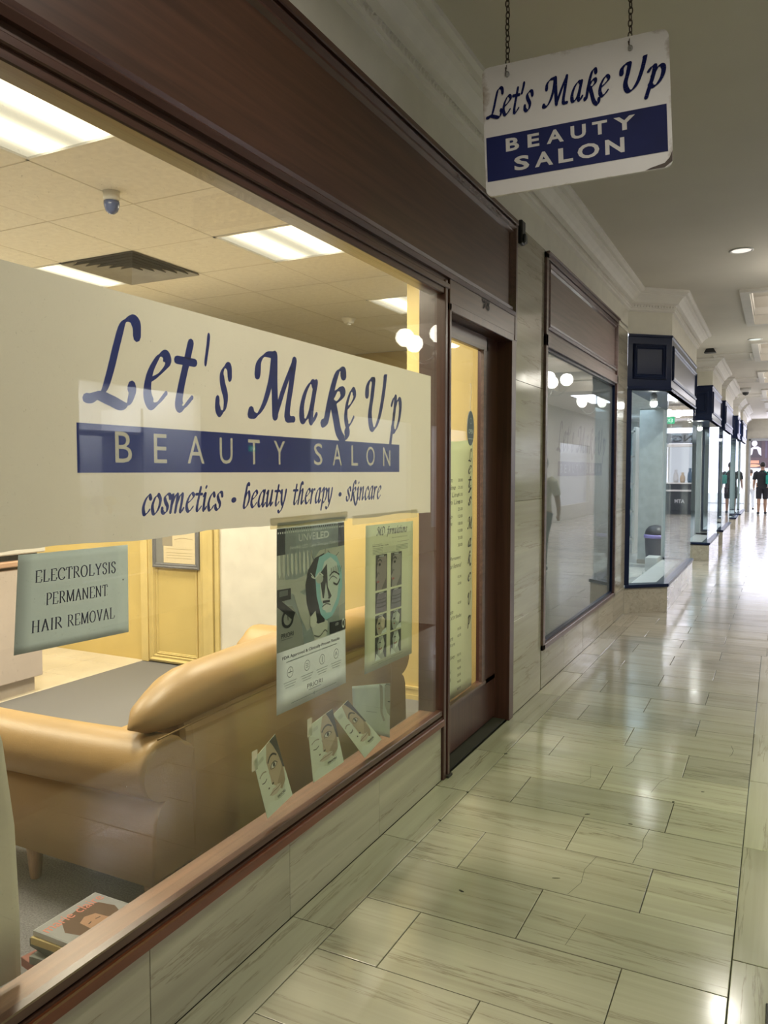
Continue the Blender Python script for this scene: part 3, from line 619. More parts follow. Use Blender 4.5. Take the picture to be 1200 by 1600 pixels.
# ceiling of lay-in tiles
mb = MB(); mb.box((sx0, sy0, SC + .012), (-1.45, sy1, SC + .1)); sce = mb.build('ceiling_salon', plain('ceiling_void', (.25, .23, .2), .9)); tag(sce, kind='structure')
M_ctile = plain('ceiling_tile', (.86, .84, .80), .85, noise=.03, nscale=30, bump=.15, bscale=200)
gx, gy = -2.24, 2.31
panels = {(-1, -1), (-1, 2), (-1, 5), (-4, 2), (-4, -1), (-6, -1)}
vent_cell = (-3, 2)
nct = 0
for i in range(-8, 2):
    for j in range(-7, 9):
        x1_, y0_ = gx + (i + 1) * .6, gy + j * .6
        x0_, y1_ = x1_ - .6, y0_ + .6
        x0c, x1c = max(x0_, sx0), min(x1_, -1.46)
        if x1c - x0c < .05 or y0_ > sy1 - .05 or y1_ < sy0: continue
        if (i, j) in panels or (i, j) == vent_cell: continue
        mb = MB(); mb.box((x0c + .005, y0_ + .005, SC + random.uniform(0, .0015)), (x1c - .005, min(y1_, sy1) - .005, SC + .012)); part('ceiling_tile', mb, M_ctile, sce); nct += 1
mb = MB()
for i in range(-8, 2): 
    x = gx + (i + 1) * .6
    if sx0 < x < -1.47: mb.box((x - .004, sy0, SC + .001), (x + .004, sy1, SC + .013))
for j in range(-7, 10):
    y = gy + j * .6
    if sy0 < y < sy1: mb.box((sx0, y - .004, SC + .001), (-1.46, y + .004, SC + .013))
part('ceiling_grid', mb, plain('grid_metal', (.62, .58, .52), .5), sce)
# troffer lights
def troffer_mat():
    m, nt, out = newmat('prismatic_diffuser'); e = N(nt, 'ShaderNodeEmission')
    tc = N(nt, 'ShaderNodeTexCoord'); sp = N(nt, 'ShaderNodeSeparateXYZ'); L(nt, tc.outputs['Generated'], sp.inputs[0])
    # two tube shaped bands behind the diffuser
    tot = None
    for c_ in (.27, .73):
        s_ = N(nt, 'ShaderNodeMath', operation='SUBTRACT'); s_.inputs[1].default_value = c_; L(nt, sp.outputs[0], s_.inputs[0])
        q = N(nt, 'ShaderNodeMath', operation='MULTIPLY'); L(nt, s_.outputs[0], q.inputs[0]); L(nt, s_.outputs[0], q.inputs[1])
        g = N(nt, 'ShaderNodeMath', operation='MULTIPLY'); g.inputs[1].default_value = -75; L(nt, q.outputs[0], g.inputs[0])
        ex = N(nt, 'ShaderNodeMath', operation='EXPONENT'); L(nt, g.outputs[0], ex.inputs[0])
        if tot is None: tot = ex
        else:
            a = N(nt, 'ShaderNodeMath', operation='ADD'); L(nt, tot.outputs[0], a.inputs[0]); L(nt, ex.outputs[0], a.inputs[1]); tot = a
    mr = N(nt, 'ShaderNodeMath', operation='MULTIPLY_ADD'); mr.inputs[1].default_value = 3.2; mr.inputs[2].default_value = .80; L(nt, tot.outputs[0], mr.inputs[0])
    L(nt, mr.outputs[0], e.inputs[1]); e.inputs[0].default_value = (1, .88, .66, 1); L(nt, e.outputs[0], out.inputs[0]); return m
M_trof = troffer_mat()
TL = {(-1, -1): 'ceiling light panel nearest the top left corner, partly behind the fascia', (-1, 2): 'warm square ceiling light panel above the word Make, fully lit', (-1, 5): 'small ceiling light panel beside the window post, farthest of the row',
      (-4, 2): 'bright light panel seen as a thin bar beside the air vent', (-4, -1): 'ceiling light panel over the reception desk hidden by the cream film', (-6, -1): 'ceiling light panel above the tiled strip at the salon rear'}
for (i, j) in sorted(panels):
    x1_, y0_ = gx + (i + 1) * .6, gy + j * .6; x0_, y1_ = x1_ - .6, y0_ + .6
    t = empty('ceiling_light_panel', ((x0_ + x1_) / 2, (y0_ + y1_) / 2, SC), label=TL[(i, j)], cat='ceiling light')
    mb = MB()
    for q in (((x0_, y0_), (x1_, y0_ + .015)), ((x0_, y1_ - .015), (x1_, y1_)), ((x0_, y0_), (x0_ + .015, y1_)), ((x1_ - .015, y0_), (x1_, y1_))): mb.box((*q[0], SC - .004), (*q[1], SC + .02))
    part('frame', mb, M_white, t)
    mb = MB(); mb.add([(x0_ + .012, y0_ + .012, SC + .006), (x1_ - .012, y0_ + .012, SC + .006), (x1_ - .012, y1_ - .012, SC + .006), (x0_ + .012, y1_ - .012, SC + .006), (x0_ + .012, y0_ + .012, SC + .011), (x1_ - .012, y0_ + .012, SC + .011), (x1_ - .012, y1_ - .012, SC + .011), (x0_ + .012, y1_ - .012, SC + .011)],
                      [(3, 2, 1, 0), (4, 5, 6, 7), (0, 1, 5, 4), (2, 3, 7, 6)]); part('diffuser', mb, M_trof, t)
    area('troffer_light', ((x0_ + x1_) / 2, (y0_ + y1_) / 2, SC - .02), .55, 50, (1, .90, .72), (0, 0, 0), .55)
# air vent: concentric square louvres
i, j = vent_cell; vx1, vy0 = gx + (i + 1) * .6, gy + j * .6; vx0, vy1 = vx1 - .6, vy0 + .6
t = empty('air_vent', ((vx0 + vx1) / 2, (vy0 + vy1) / 2, SC), label='grey square air vent of nested louvres in the salon ceiling', cat='vent')
for k in range(6):
    o_ = .05 * k; mb = MB(); w_ = .035
    A = [(vx0 + o_, vy0 + o_), (vx1 - o_, vy0 + o_), (vx1 - o_, vy1 - o_), (vx0 + o_, vy1 - o_)]
    B = [(vx0 + o_ + w_, vy0 + o_ + w_), (vx1 - o_ - w_, vy0 + o_ + w_), (vx1 - o_ - w_, vy1 - o_ - w_), (vx0 + o_ + w_, vy1 - o_ - w_)]
    vs_ = [(*p, SC - .012) for p in A] + [(*p, SC + .022) for p in B] + [(*p, SC - .008) for p in A] + [(*p, SC + .026) for p in B]
    fs_ = [[q, (q + 1) % 4, 4 + (q + 1) % 4, 4 + q] for q in range(4)] + [[8 + q, 12 + q, 12 + (q + 1) % 4, 8 + (q + 1) % 4] for q in range(4)]
    mb.add(vs_, fs_); part('louvre', mb, plain('vent_grey', (.36, .35, .33), .5), t)
mb = MB(); mb.box((vx0, vy0, SC + .03), (vx1, vy1, SC + .04)); part('duct_throat', mb, plain('vent_dark', (.05, .05, .05), .8), t)
# ceiling detectors
t = empty('smoke_detector', (-2.81, 2.74, SC), label='white ceiling detector with a blue dome near the bright panel', cat='detector')
mb = MB(); mb.lathe([(.038, 0), (.038, -.035), (.034, -.045), (0, -.045)], (-2.81, 2.74, SC + .002), 20); part('base', mb, M_white, t)
mb = MB(); mb.lathe([(.036, -.045), (.036, -.06), (.028, -.088), (.014, -.1), (0, -.103)], (-2.81, 2.74, SC), 20); o = part('dome', mb, plain('blue_dome', (.10, .13, .27), .2), t); o['label'] = 'glossy blue dome'
t = empty('smoke_detector', (-3.3, 5.86, SC), label='small white round smoke detector beyond the lit panel', cat='detector')
mb = MB(); mb.lathe([(.06, .002), (.06, -.015), (.045, -.03), (.045, -.04), (.03, -.05), (0, -.05)], (-3.3, 5.86, SC), 20); part('base', mb, M_white, t)
mb = MB(); mb.lathe([(.02, -.048), (.018, -.06), (0, -.062)], (-3.3, 5.86, SC), 12); part('sensor_cap', mb, M_white, t)

# end partition of the salon, 2.1 m high
mb = MB(); PY = 4.62
mb.box((sx0, PY, 0), (-4.45, PY + .1, 2.1)); mb.box((-3.72, PY, 0), (-2.17, PY + .1, 2.1)); mb.box((-2.17, PY, 0), (-1.55, PY + .1, SC)); mb.box((-4.45, PY, 2.05), (-3.7, PY + .1, 2.1))
pt = mb.build('wall_partition', M_yellow); tag(pt, kind='structure')
mb = MB(); mb.box((-3.70, PY - .012, .0), (-2.72, PY, 2.1)); part('white_panel', mb, M_saloncream, pt)
mb = MB(); mb.box((-2.70, PY - .02, 0), (-1.55, PY, .03)); mb.box((-2.70, PY - .016, .03), (-1.55, PY, .07)); mb.box((-2.7, PY - .022, .07), (-1.55, PY, .085)); part('skirting', mb, M_yellowgloss, pt)
mb = MB(); mb.box((-3.7, PY - .03, 0), (-2.72, PY - .012, .08)); part('skirting', mb, M_saloncream, pt)
# yellow panelled door
dr = empty('door_2', (-4.1, PY, 0), kind='structure')
mb = MB(); mb.box((-4.47, PY - .03, .004), (-4.40, PY + .02, 2.05)); mb.box((-3.85, PY - .03, .004), (-3.79, PY + .03, 2.05)); mb.box((-3.785, PY - .045, .004), (-3.745, PY + .03, 2.05)); mb.box((-3.74, PY - .03, .004), (-3.70, PY + .03, 2.05)); part('door_frame', mb, M_yellowgloss, dr)
mb = MB(); mb.box((-4.40, PY - .005, .01), (-3.85, PY + .03, 2.05)); part('door_leaf', mb, M_yellow, dr)
mb = MB(); frame_rect(mb, (-4.40, PY - .005, .01), (1, 0, 0), (0, 0, 1), (0, -1, 0), .55, 2.0, .06, .028); frame_rect(mb, (-4.33, PY - .005, .07), (1, 0, 0), (0, 0, 1), (0, -1, 0), .41, 1.88, .02, .012); part('panel_moulding', mb, M_yellowgloss, dr)
# framed certificate on the door
t = empty('picture_frame', (-4.1, PY - .03, .9), label='grey framed certificate hanging on the yellow panelled door', cat='picture')
mb = MB(); px0, px1, pz0, pz1 = -4.34, -3.88, .755, 1.09
mb.box((px0, PY - .028, pz0), (px1, PY - .008, pz1)); o = part('backing', mb, plain('mount_grey', (.20, .20, .19), .6), t)
mb = MB(); frame_rect(mb, (px0, PY - .028, pz0), (1, 0, 0), (0, 0, 1), (0, -1, 0), px1 - px0, pz1 - pz0, .035, .014); part('frame', mb, plain('pewter_frame', (.16, .16, .17), .35), t)
a = Art((px0, PY - .029, pz0), X_, Z_, -Y_); a.rect(.11, .04, .42, .30, (212, 196, 160), 1); a.rect(.1, .17, .2, .31, (150, 140, 120), 2); a.line([(.22, .22), (.3, .235), (.4, .225)], .003, (150, 130, 100), 3)
for v in (.08, .1, .12, .15): a.line([(.14, v), (.39, v)], .0025, (170, 155, 120), 3, False)
a.build('certificate', t)

# reception desk
t = empty('reception_desk', (-4.8, 2.6, 0), label='white reception desk with a peach edged top behind the electrolysis notice', cat='desk')
mb = MB(); mb.box((-5.15, 1.2, .1), (-4.49, 3.68, .85), 0, .006); part('body', mb, plain('desk_laminate', (.70, .62, .60), .4, noise=.02), t)
mb = MB(); mb.box((-5.1, 1.25, .0), (-4.53, 3.64, .1)); part('kickboard', mb, plain('kick_laminate', (.50, .45, .42), .5), t)
mb = MB(); mb.box((-5.18, 1.18, .87), (-4.46, 3.70, .91), 0, .008); o = part('worktop_edge', mb, plain('peach_edge', (.66, .42, .30), .35), t); o['label'] = 'peach coloured edge strip'
mb = MB(); mb.box((-5.12, 1.22, .91), (-4.5, 3.66, .95)); part('recess', mb, M_black, t)
mb = MB(); mb.box((-5.18, 1.18, .95), (-4.46, 3.70, .99), 0, .008); part('worktop', mb, M_white, t)

# ================================================================== WINDOW 1 (salon front)
w1 = empty('window_1', (WX, 2.0, .27), kind='structure', label='large timber framed salon window with cream film band and blue script lettering')
WL = .42
mb = MB(); mb.box((-1.455, WL, .27), (-1.412, 3.445, .305), 0, .004); o = part('sill', mb, M_redwood, w1); o['label'] = 'red-brown sill bar above the marble riser'
mb = MB(); mb.box((-1.45, WL, .305), (-1.424, 3.445, .312)); mb.box((-1.455, WL, .318), (-1.425, 3.445, .345), 0, .003); part('glazing_bead', mb, M_wood, w1)
mb = MB(); mb.box((-1.548, WL, .30), (-1.452, 3.445, .332), 0, .004); o = part('inner_ledge', mb, M_ledge, w1); o['label'] = 'worn lighter brown inner ledge'
mb = MB(); mb.box((-1.545, WL, 0), (-1.532, 3.445, .3)); part('inner_riser', mb, M_wood, w1)
mb = MB(); mb.box((-1.50, WL, 2.332), (-1.424, 3.445, 2.362), 0, .004); part('head_bead', mb, M_wood, w1)
mb = MB(); mb.box((-1.555, 3.445, 0), (-1.418, 3.475, 2.40), 0, .003); mb.box((-1.56, 3.472, 0), (-1.426, 3.494, 2.40)); mb.box((-1.50, 3.49, 0), (-1.414, 3.513, 2.30), 0, .003); part('post', mb, M_woodv, w1)
mb = MB(); mb.box((-1.44, 3.478, 0), (-1.405, 3.53, .014), 0, .003); part('post_shoe', mb, M_grout, w1)
mb = MB(); mb.box((-1.58, .34, 0), (-1.415, WL, 2.40), 0, .004); part('post', mb, M_woodv, w1)
mb = MB(); mb.box((-1.447, WL - .01, .33), (-1.441, 3.45, 2.34)); o = part('glass_pane', mb, M_glass, w1); o['label'] = 'dusty glass'
# film with slightly torn lower edge, on the inner face
xf = -1.4495
mb = MB(); lo_ = []; n = 60
for k in range(n + 1):
    y = .45 + (3.345 - .45) * k / n; z = 1.328 + .004 * math.sin(k * .5) - (0 if y < 1.95 else (y - 1.95) * .012) + random.uniform(-.0015, .0015); lo_.append((y, z))
vs_ = [(xf, y, z) for y, z in lo_] + [(xf, y, 1.938) for y, z in lo_]; k0 = len(vs_)
mb.add(vs_, [[i, i + 1, n + 1 + i + 1, n + 1 + i] for i in range(n)]); o = part('window_film', mb, M_film, w1, solid=.0003); o['label'] = 'cream translucent film band'
# left-over tape strips along the film edge
mb = MB()
for a_, b_, z_ in ((2.06, 2.56, 1.325), (2.60, 3.2, 1.305)): mb.box((xf - .0006, a_, z_ - .012), (xf - .0002, b_, z_ + .024))
part('tape_strip', mb, filmmat('yellowed_tape', (.80, .70, .45), .35), w1)
# lettering
a = Art((-1.4487, 0, 0), Y_, Z_, X_, .0003)
words = [("L", 1.312, 1.503), ("e", 1.507, 1.612), ("t", 1.622, 1.716), ("'", 1.745, 1.772), ("s", 1.790, 1.870), ("M", 1.943, 2.218), ("a", 2.230, 2.352), ("k", 2.366, 2.578), ("e", 2.535, 2.628), ("U", 2.700, 2.893), ("p", 2.905, 3.032)]
for ch, u0, u1 in words: a.pen(pen_word(ch, u0, u1, 1.668, .140, .14), M_ink, 1)
a.build('script_lettering', w1)
a = Art((-1.4487, 0, 0), Y_, Z_, X_, .0003)
def text_loops(body, u0, v0, u1, v1):
    """outline loops of a word, fitted into a box"""
    vs_, fs_ = textmesh(body); key = {}; rp = []
    for p in vs_:
        k_ = (round(p[0], 4), round(p[1], 4)); key.setdefault(k_, len(key)); rp.append(key[k_])
    co = {v: k_ for k_, v in key.items()}; cnt = {}
    for f in fs_:
        g_ = [rp[q] for q in f]
        for q in range(len(g_)):
            e_ = (g_[q], g_[(q + 1) % len(g_)])
            if e_[0] != e_[1]: cnt[e_] = cnt.get(e_, 0) + 1
    nx = {}
    for e_ in cnt:
        if (e_[1], e_[0]) not in cnt: nx.setdefault(e_[0], []).append(e_[1])
    x0 = min(p[0] for p in vs_); x1 = max(p[0] for p in vs_); y0 = min(p[1] for p in vs_); y1 = max(p[1] for p in vs_); loops = []
    while nx:
        st = next(iter(nx)); lp = [st]; cur = st
        while True:
            if cur not in nx: break
            n_ = nx[cur].pop()
            if not nx[cur]: del nx[cur]
            if n_ == st: break
            lp.append(n_); cur = n_
        if len(lp) > 2: loops.append([(u0 + (co[q][0] - x0) / (x1 - x0) * (u1 - u0), v0 + (co[q][1] - y0) / (y1 - y0) * (v1 - v0)) for q in lp])
    return loops
def yat(px):
    u = (px - 600) / 1220.; th = R(26.83); return -WX * (math.cos(th) + u * math.sin(th)) / (math.sin(th) - u * math.cos(th))
CUT = [(ch, yat(p0), yat(p1)) for ch, p0, p1 in (('B', 190, 216), ('E', 250, 270), ('A', 302, 328), ('U', 352, 372), ('T', 396, 414), ('Y', 436, 453), ('S', 498, 511), ('A', 527, 541), ('L', 556, 566), ('O', 579, 592), ('N', 605, 616))]
# navy band with the letters cut out of it, cell by cell
edges_ = [1.293] + [(CUT[q][2] + CUT[q + 1][1]) / 2 for q in range(len(CUT) - 1)] + [3.008]
km = a.m(M_bluefilm)
for q, (ch, u0, u1) in enumerate(CUT):
    rect_ = [(edges_[q], 1.496), (edges_[q + 1], 1.496), (edges_[q + 1], 1.612), (edges_[q], 1.612)]
    lps = [rect_] + text_loops(ch, u0, 1.521, u1, 1.597)
    flat = [p for lp in lps for p in lp]
    tris = tessellate_polygon([[Vector((p[0], p[1], 0)) for p in lp] for lp in lps])
    a.mb.add([a.P(*p, 1) for p in flat], [list(t_) for t_ in tris], km)
a.build('blue_band', w1)
a = Art((-1.4492, 0, 0), Y_, Z_, X_, .0003)
M_greyletter = filmmat('grey_cut_letter', (.50, .52, .50), .45, .5)
for ch, u0, u1 in CUT: a.rect(u0 - .006, 1.515, u1 + .006, 1.603, M_greyletter, 1)
a.build('cut_lettering', w1)
a = Art((-1.4487, 0, 0), Y_, Z_, X_, .0003)
for wd_, u0, u1 in (('cosmetics', 1.495, 1.824), ('•', 1.86, 1.885), ('beauty', 1.915, 2.155), ('therapy', 2.19, 2.452), ('•', 2.492, 2.515), ('skincare', 2.546, 2.840)):
    a.pen(pen_word(wd_, u0, u1, 1.389, .050, .14), M_ink, 1)
a.build('tagline_lettering', w1)

# ------------------------------------------------------------------ fascia above window and door
fa = empty('trim_2', (WX, 2.4, 2.36), kind='structure', label='dark timber fascia board over the salon window and doorway')
def frustum_panel(mb, y0, y1, z0, z1, x, mould, dep=.02):
    frame_rect(mb, (x, y0, z0), (0, 1, 0), (0, 0, 1), (1, 0, 0), y1 - y0, z1 - z0, mould, dep)
mb = MB(); mb.box((-1.50, .34, 2.355), (-1.425, 4.54, 2.975)); part('board', mb, M_fascia, fa)
mb = MB(); mb.box((-1.43, .34, 2.945), (-1.405, 4.545, 2.975), 0, .004); mb.box((-1.43, .34, 2.36), (-1.412, 3.49, 2.385), 0, .004); mb.box((-1.43, 3.488, 2.30), (-1.413, 4.545, 2.412), 0, .002); mb.box((-1.43, 4.50, 2.27), (-1.410, 4.545, 2.97), 0, .003); part('rail', mb, M_wood, fa)
mb = MB(); frustum_panel(mb, .42, 4.49, 2.41, 2.93, -1.425, .055, .028); o = part('panel_moulding', mb, M_wood, fa)
# worn flaking stretch on the upper moulding
for k in range(26):
    yy = 3.55 + random.random() * .85; zz = 2.905 + random.uniform(-.012, .012); mb = MB(); r = random.uniform(.003, .008)
    mb.prism([(yy + r * 1.8 * math.cos(q) * random.uniform(.6, 1), zz + r * .6 * math.sin(q) * random.uniform(.6, 1)) for q in [i * math.pi / 3 for i in range(6)]], -1.402, -1.3985, axis=0)
    part('paint_flake', mb, plain('flaked_paint', (.30, .24, .22), .6), fa)

# ------------------------------------------------------------------ DOOR 1
d1 = empty('door_1', (-1.5, 4.0, 0), kind='structure', label='recessed timber salon door with a cream price list on its glass')
mb = MB(); mb.box((-1.57, 3.50, 2.262), (-1.43, 4.50, 2.30)); mb.box((-1.58, 4.462, 0), (-1.415, 4.545, 2.30), 0, .003); mb.box((-1.43, 3.49, 2.262), (-1.414, 4.545, 2.36), 0, .003); mb.box((-1.47, 3.5, 2.30), (-1.43, 4.5, 2.36)); part('door_frame', mb, M_woodv, d1)
mb = MB(); mb.box((-1.545, 3.513, .255), (-1.505, 3.60, 2.262)); mb.box((-1.545, 4.235, .255), (-1.505, 4.462, 2.262)); mb.box((-1.545, 3.513, .02), (-1.505, 4.462, .285), 0, .003); mb.box((-1.545, 3.513, 2.185), (-1.505, 4.30, 2.262)); part('door_leaf', mb, M_woodv, d1)
mb = MB(); mb.box((-1.507, 3.60, 2.175), (-1.495, 4.25, 2.255), 0, .002); part('top_rail', mb, M_wood2, d1)
mb = MB(); mb.box((-1.51, 4.19, .285), (-1.492, 4.215, 2.18)); mb.box((-1.506, 4.215, .285), (-1.496, 4.245, 2.18)); mb.box((-1.51, 3.6, .275), (-1.485, 4.24, .292)); part('glazing_bead', mb, M_wood2, d1)
mb = MB(); mb.box((-1.53, 3.58, .27), (-1.525, 4.21, 2.2)); part('glass_pane', mb, M_glass, d1)
mb = MB(); mb.box((-1.524, 3.60, 1.60), (-1.49, 3.615, 1.76), 0, .002); part('lock_plate', mb, M_metal, d1)
mb = MB(); mb.box((-1.58, 3.513, 0), (-1.44, 4.462, .008)); part('threshold', mb, M_grout, d1)
# house number
a = Art((-1.4125, 0, 0), Y_, Z_, X_, .0015)
numb = empty('house_number', (-1.413, 3.99, 2.385), label='black painted number 98 on the lintel above the door', cat='number')
for k, u in enumerate((3.955, 4.02)):
    a.ring(u, 2.400, .016, .006, (8, 7, 7), 1, 14, 1.6); a.ring(u + (.012 if k == 0 else 0), 2.373, .018 if k else .008, .007 if k else .002, (8, 7, 7), 1, 14, 1.6)
    if k == 0: a.line([(u + .022, 2.396), (u + .018, 2.375), (u - .012, 2.355)], .010, (8, 7, 7), 1)
o = a.build('digits', numb)

# price list on the door glass (paper with lines, curled upper edge)
pl_ = empty('price_list', (-1.52, 3.9, .3), label='tall cream price list taped inside the door glass, vertical script title', cat='poster')
mb = MB(); rows = 24; y0p, y1p, z0p, z1p = 3.585, 4.105, .292, 1.655
pv = []
for i in range(rows + 1):
    z = z0p + (z1p - z0p) * i / rows; c = -1.5238 + .0012 * math.sin(i * .9)
    pv += [(c, y0p, z), (c + .001, (y0p + y1p) / 2, z), (c, y1p, z + (.02 if i == rows else 0))]
mb.add(pv, [[i * 3 + k, i * 3 + k + 1, i * 3 + k + 4, i * 3 + k + 3] for i in range(rows) for k in range(2)], 0, True)
part('paper', mb, filmmat('pale_green_paper', lin(222, 226, 208), 0, .4), pl_, solid=.0006)
a = Art((-1.5208, 0, 0), Y_, Z_, X_, .0002)
def yd(px):
    u = (px - 600) / 1220.; th = R(26.83); return 1.52 * (math.cos(th) + u * math.sin(th)) / (math.sin(th) - u * math.cos(th))
lst = [('Under Arm', '20.00'), ('Bikini Line', '25.00'), ('G Bikini Line', '30.00'), ('XX Bikini Line', '45.00'), ('Arms', '25.00'), ('Upper Lip', '12.00'), ('Eye Brows', '18.00'), ('Sides', '10.00'), ('Back', '35.00'), ('Chest', '30.00')]
z = 1.44
for nm_, pr_ in lst:
    a.text(nm_, 3.60, z, 3.60 + .022 * len(nm_), z + .026, (80, 84, 74), 1, shear=.3); a.text(pr_, 3.88, z + .004, 3.945, z + .02, (70, 74, 66), 1); z -= .0385
z -= .03; a.text('Electrolysis  Permanent', 3.60, z, 3.92, z + .024, (80, 84, 74), 1, shear=.3); a.text('Hair Removal', 3.75, z - .038, 3.93, z - .014, (80, 84, 74), 1, shear=.3); z -= .1
for grp in ([('Tinting', '15.00'), ('Eye Brow', '20.00'), ('or Lash', '')], [('Manicure', '40.00'), ('Shellac Manicure', ''), ('incl removing XXV Shellac', '')], [('Pedicure', '55.00'), ('Shellac Pedicure', '65.00'), ('including Pedicure', '')], [('Facials from Sixty', '85.00'), ('Eye Zone', '70.00'), ('Express Facial', '90.00'), ('Deep Cleansing', '120.00'), ('Microderm', '99.00'), ('LED Facial', '80.00')]):
    for nm_, pr_ in grp:
        a.text(nm_, 3.60, z, 3.60 + .0135 * len(nm_), z + .024, (84, 88, 78), 1, shear=.3)
        if pr_: a.text(pr_, 3.88, z + .003, 3.93, z + .017, (80, 84, 74), 1)
        z -= .037
    z -= .03
vz_ = 1.60
for ch, dz in (('L', .07), ('e', .075), ('t', .07), ("'", .028), ('s', .13), ('M', .10), ('a', .09), ('k', .10), ('e', .13), ('U', .11), ('p', 0)):
    hw = .035 if ch != 'M' else .05; xh = .044
    a.pen(pen_word(ch, 4.055 - hw * .7, 4.055 + hw * .7, vz_ - xh, xh, .1), (62, 64, 72), 1); vz_ -= dz
a.build('print', pl_)
# oval open sign
os_ = empty('open_sign', (-1.535, 4.07, 1.74), label='small blue grey oval open sign on a string inside the door', cat='sign')
mb = MB(); mb.prism([(4.06 + .05 * math.cos(q), 1.735 + .095 * math.sin(q)) for q in [i * math.pi / 12 for i in range(24)]], -1.523, -1.519, axis=0); part('board', mb, plain('slate_blue_enamel', lin(105, 115, 128), .35), os_)
a = Art((-1.5188, 0, 0), Y_, Z_, X_, .0003); a.text('OPEN', 4.025, 1.705, 4.095, 1.73, (215, 220, 225), 1, bold=.02); a.rect(4.022, 1.675, 4.098, 1.679, (200, 205, 212)); a.ring(4.06, 1.775, .018, .013, (170, 178, 190), 1, 14); a.build('print', os_)
mb = MB(); mb.tube(spline([(-1.52, 4.06, 1.83), (-1.521, 4.055, 1.88), (-1.52, 4.066, 1.93), (-1.521, 4.06, 1.98)], 4), .0012, 5); part('string', mb, M_white, os_)

# small black alarm box on the pilaster edge
t = empty('alarm_box', (WX, 4.66, 2.92), label='small black two-part box screwed to the top of the marble pilaster', cat='box')
mb = MB(); mb.box((WX, 4.60, 2.86), (WX + .028, 4.67, 3.0), 0, .006); part('housing', mb, M_black, t)
mb = MB(); mb.box((WX + .028, 4.61, 2.865), (WX + .045, 4.66, 2.92), 0, .006); part('lower_cover', mb, plain('black_satin', (.03, .032, .036), .3), t)

# ================================================================== WINDOW 2
w2 = empty('window_2', (WX, 6.5, .27), kind='structure', label='plum brown framed shop window with frosted pane beyond the marble pilaster')
Ya, Yb = 5.2, 7.815
mb = MB()
for q in (((Ya, .272), (Ya + .05, 2.96)), ((Yb - .05, .272), (Yb, 2.96)), ((Ya, .272), (Yb, .31)), ((Ya, 2.34), (Yb, 2.42)), ((Ya, 2.92), (Yb, 2.96))): mb.box((-1.5, q[0][0], q[0][1]), (-1.412, q[1][0], q[1][1]), 0, .003)
mb.box((-1.42, Ya, 2.95), (-1.395, Yb, 2.965), 0, .003)
part('frame', mb, M_wood2, w2)
mb = MB()
for q in (((Ya + .05, .31), (Ya + .07, 2.34)), ((Yb - .07, .31), (Yb - .05, 2.34)), ((Ya + .05, .31), (Yb - .05, .33)), ((Ya + .05, 2.32), (Yb - .05, 2.34))): mb.box((-1.5, q[0][0], q[0][1]), (-1.432, q[1][0], q[1][1]))
part('inner_bead', mb, M_navy, w2)
mb = MB(); mb.box((-1.49, Ya + .04, 2.40), (-1.43, Yb - .04, 2.94)); part('head_board', mb, M_wood2, w2)
mb = MB(); frustum_panel(mb, Ya + .06, Yb - .06, 2.46, 2.91, -1.43, .05, .024); part('panel_moulding', mb, M_wood2, w2)
mb = MB(); mb.box((-1.452, Ya + .05, .31), (-1.446, Yb - .05, 2.34)); part('glass_pane', mb, M_glass2, w2)
mb = MB(); mb.box((-1.4550, Ya + .05, .31), (-1.4538, Yb - .05, 2.34)); o = part('window_film', mb, filmmat('grey_window_film', (.50, .53, .55), .0), w2); o['label'] = 'grey frosted film'
a = Art((-1.4535, 0, 0), Y_, Z_, X_, .0003); M_gletter = plain('faded_blue_vinyl', lin(48, 56, 92), .5)
for ch, u0, u1 in (("L", 5.66, 5.83), ("e", 5.84, 5.95), ("t", 5.96, 6.05), ("'", 6.07, 6.1), ("s", 6.11, 6.2), ("M", 6.28, 6.58), ("a", 6.6, 6.72), ("k", 6.74, 6.92), ("e", 6.93, 7.03), ("U", 7.1, 7.3), ("p", 7.31, 7.44)): a.pen(pen_word(ch, u0, u1, 1.655, .140, .14), M_gletter, 1)
a.rect(5.70, 1.462, 7.30, 1.572, M_gletter, 1)
for k, ch in enumerate('BEAUTY SALON'):
    if ch != ' ': a.text(ch, 5.78 + k * .125, 1.485, 5.84 + k * .125, 1.55, (165, 172, 182), 2)
a.build('faded_lettering', w2)

# ================================================================== SOFA
so = empty('sofa', (-2.3, 2.85, 0), label='tan leather rolled arm sofa standing with its back to the salon window', cat='sofa')
XB = -1.80; YA, YC = 1.84, 3.88
# base body
def roundbox(mb, a, b, r, seg=3, mi=0):
    bm = bmesh.new(); bmesh.ops.create_cube(bm, size=1)
    for v in bm.verts: v.co = Vector([(a[i] + b[i]) / 2 + v.co[i] * (b[i] - a[i]) for i in range(3)])
    bmesh.ops.bevel(bm, geom=list(bm.edges), offset=r, segments=seg, profile=.5, affect='EDGES'); mb.bm(bm, mi, True)
mb = MB(); roundbox(mb, (-2.52, YA + .22, .13), (-2.0, YC - .22, .27), .03); part('seat_base', mb, M_leather, so)
for k in range(2):
    y0_ = YA + .25 + k * .77; mb = MB(); roundbox(mb, (-2.55, y0_, .27), (-2.04, y0_ + .76, .395), .05, 4); part('seat_cushion', mb, M_leather, so)
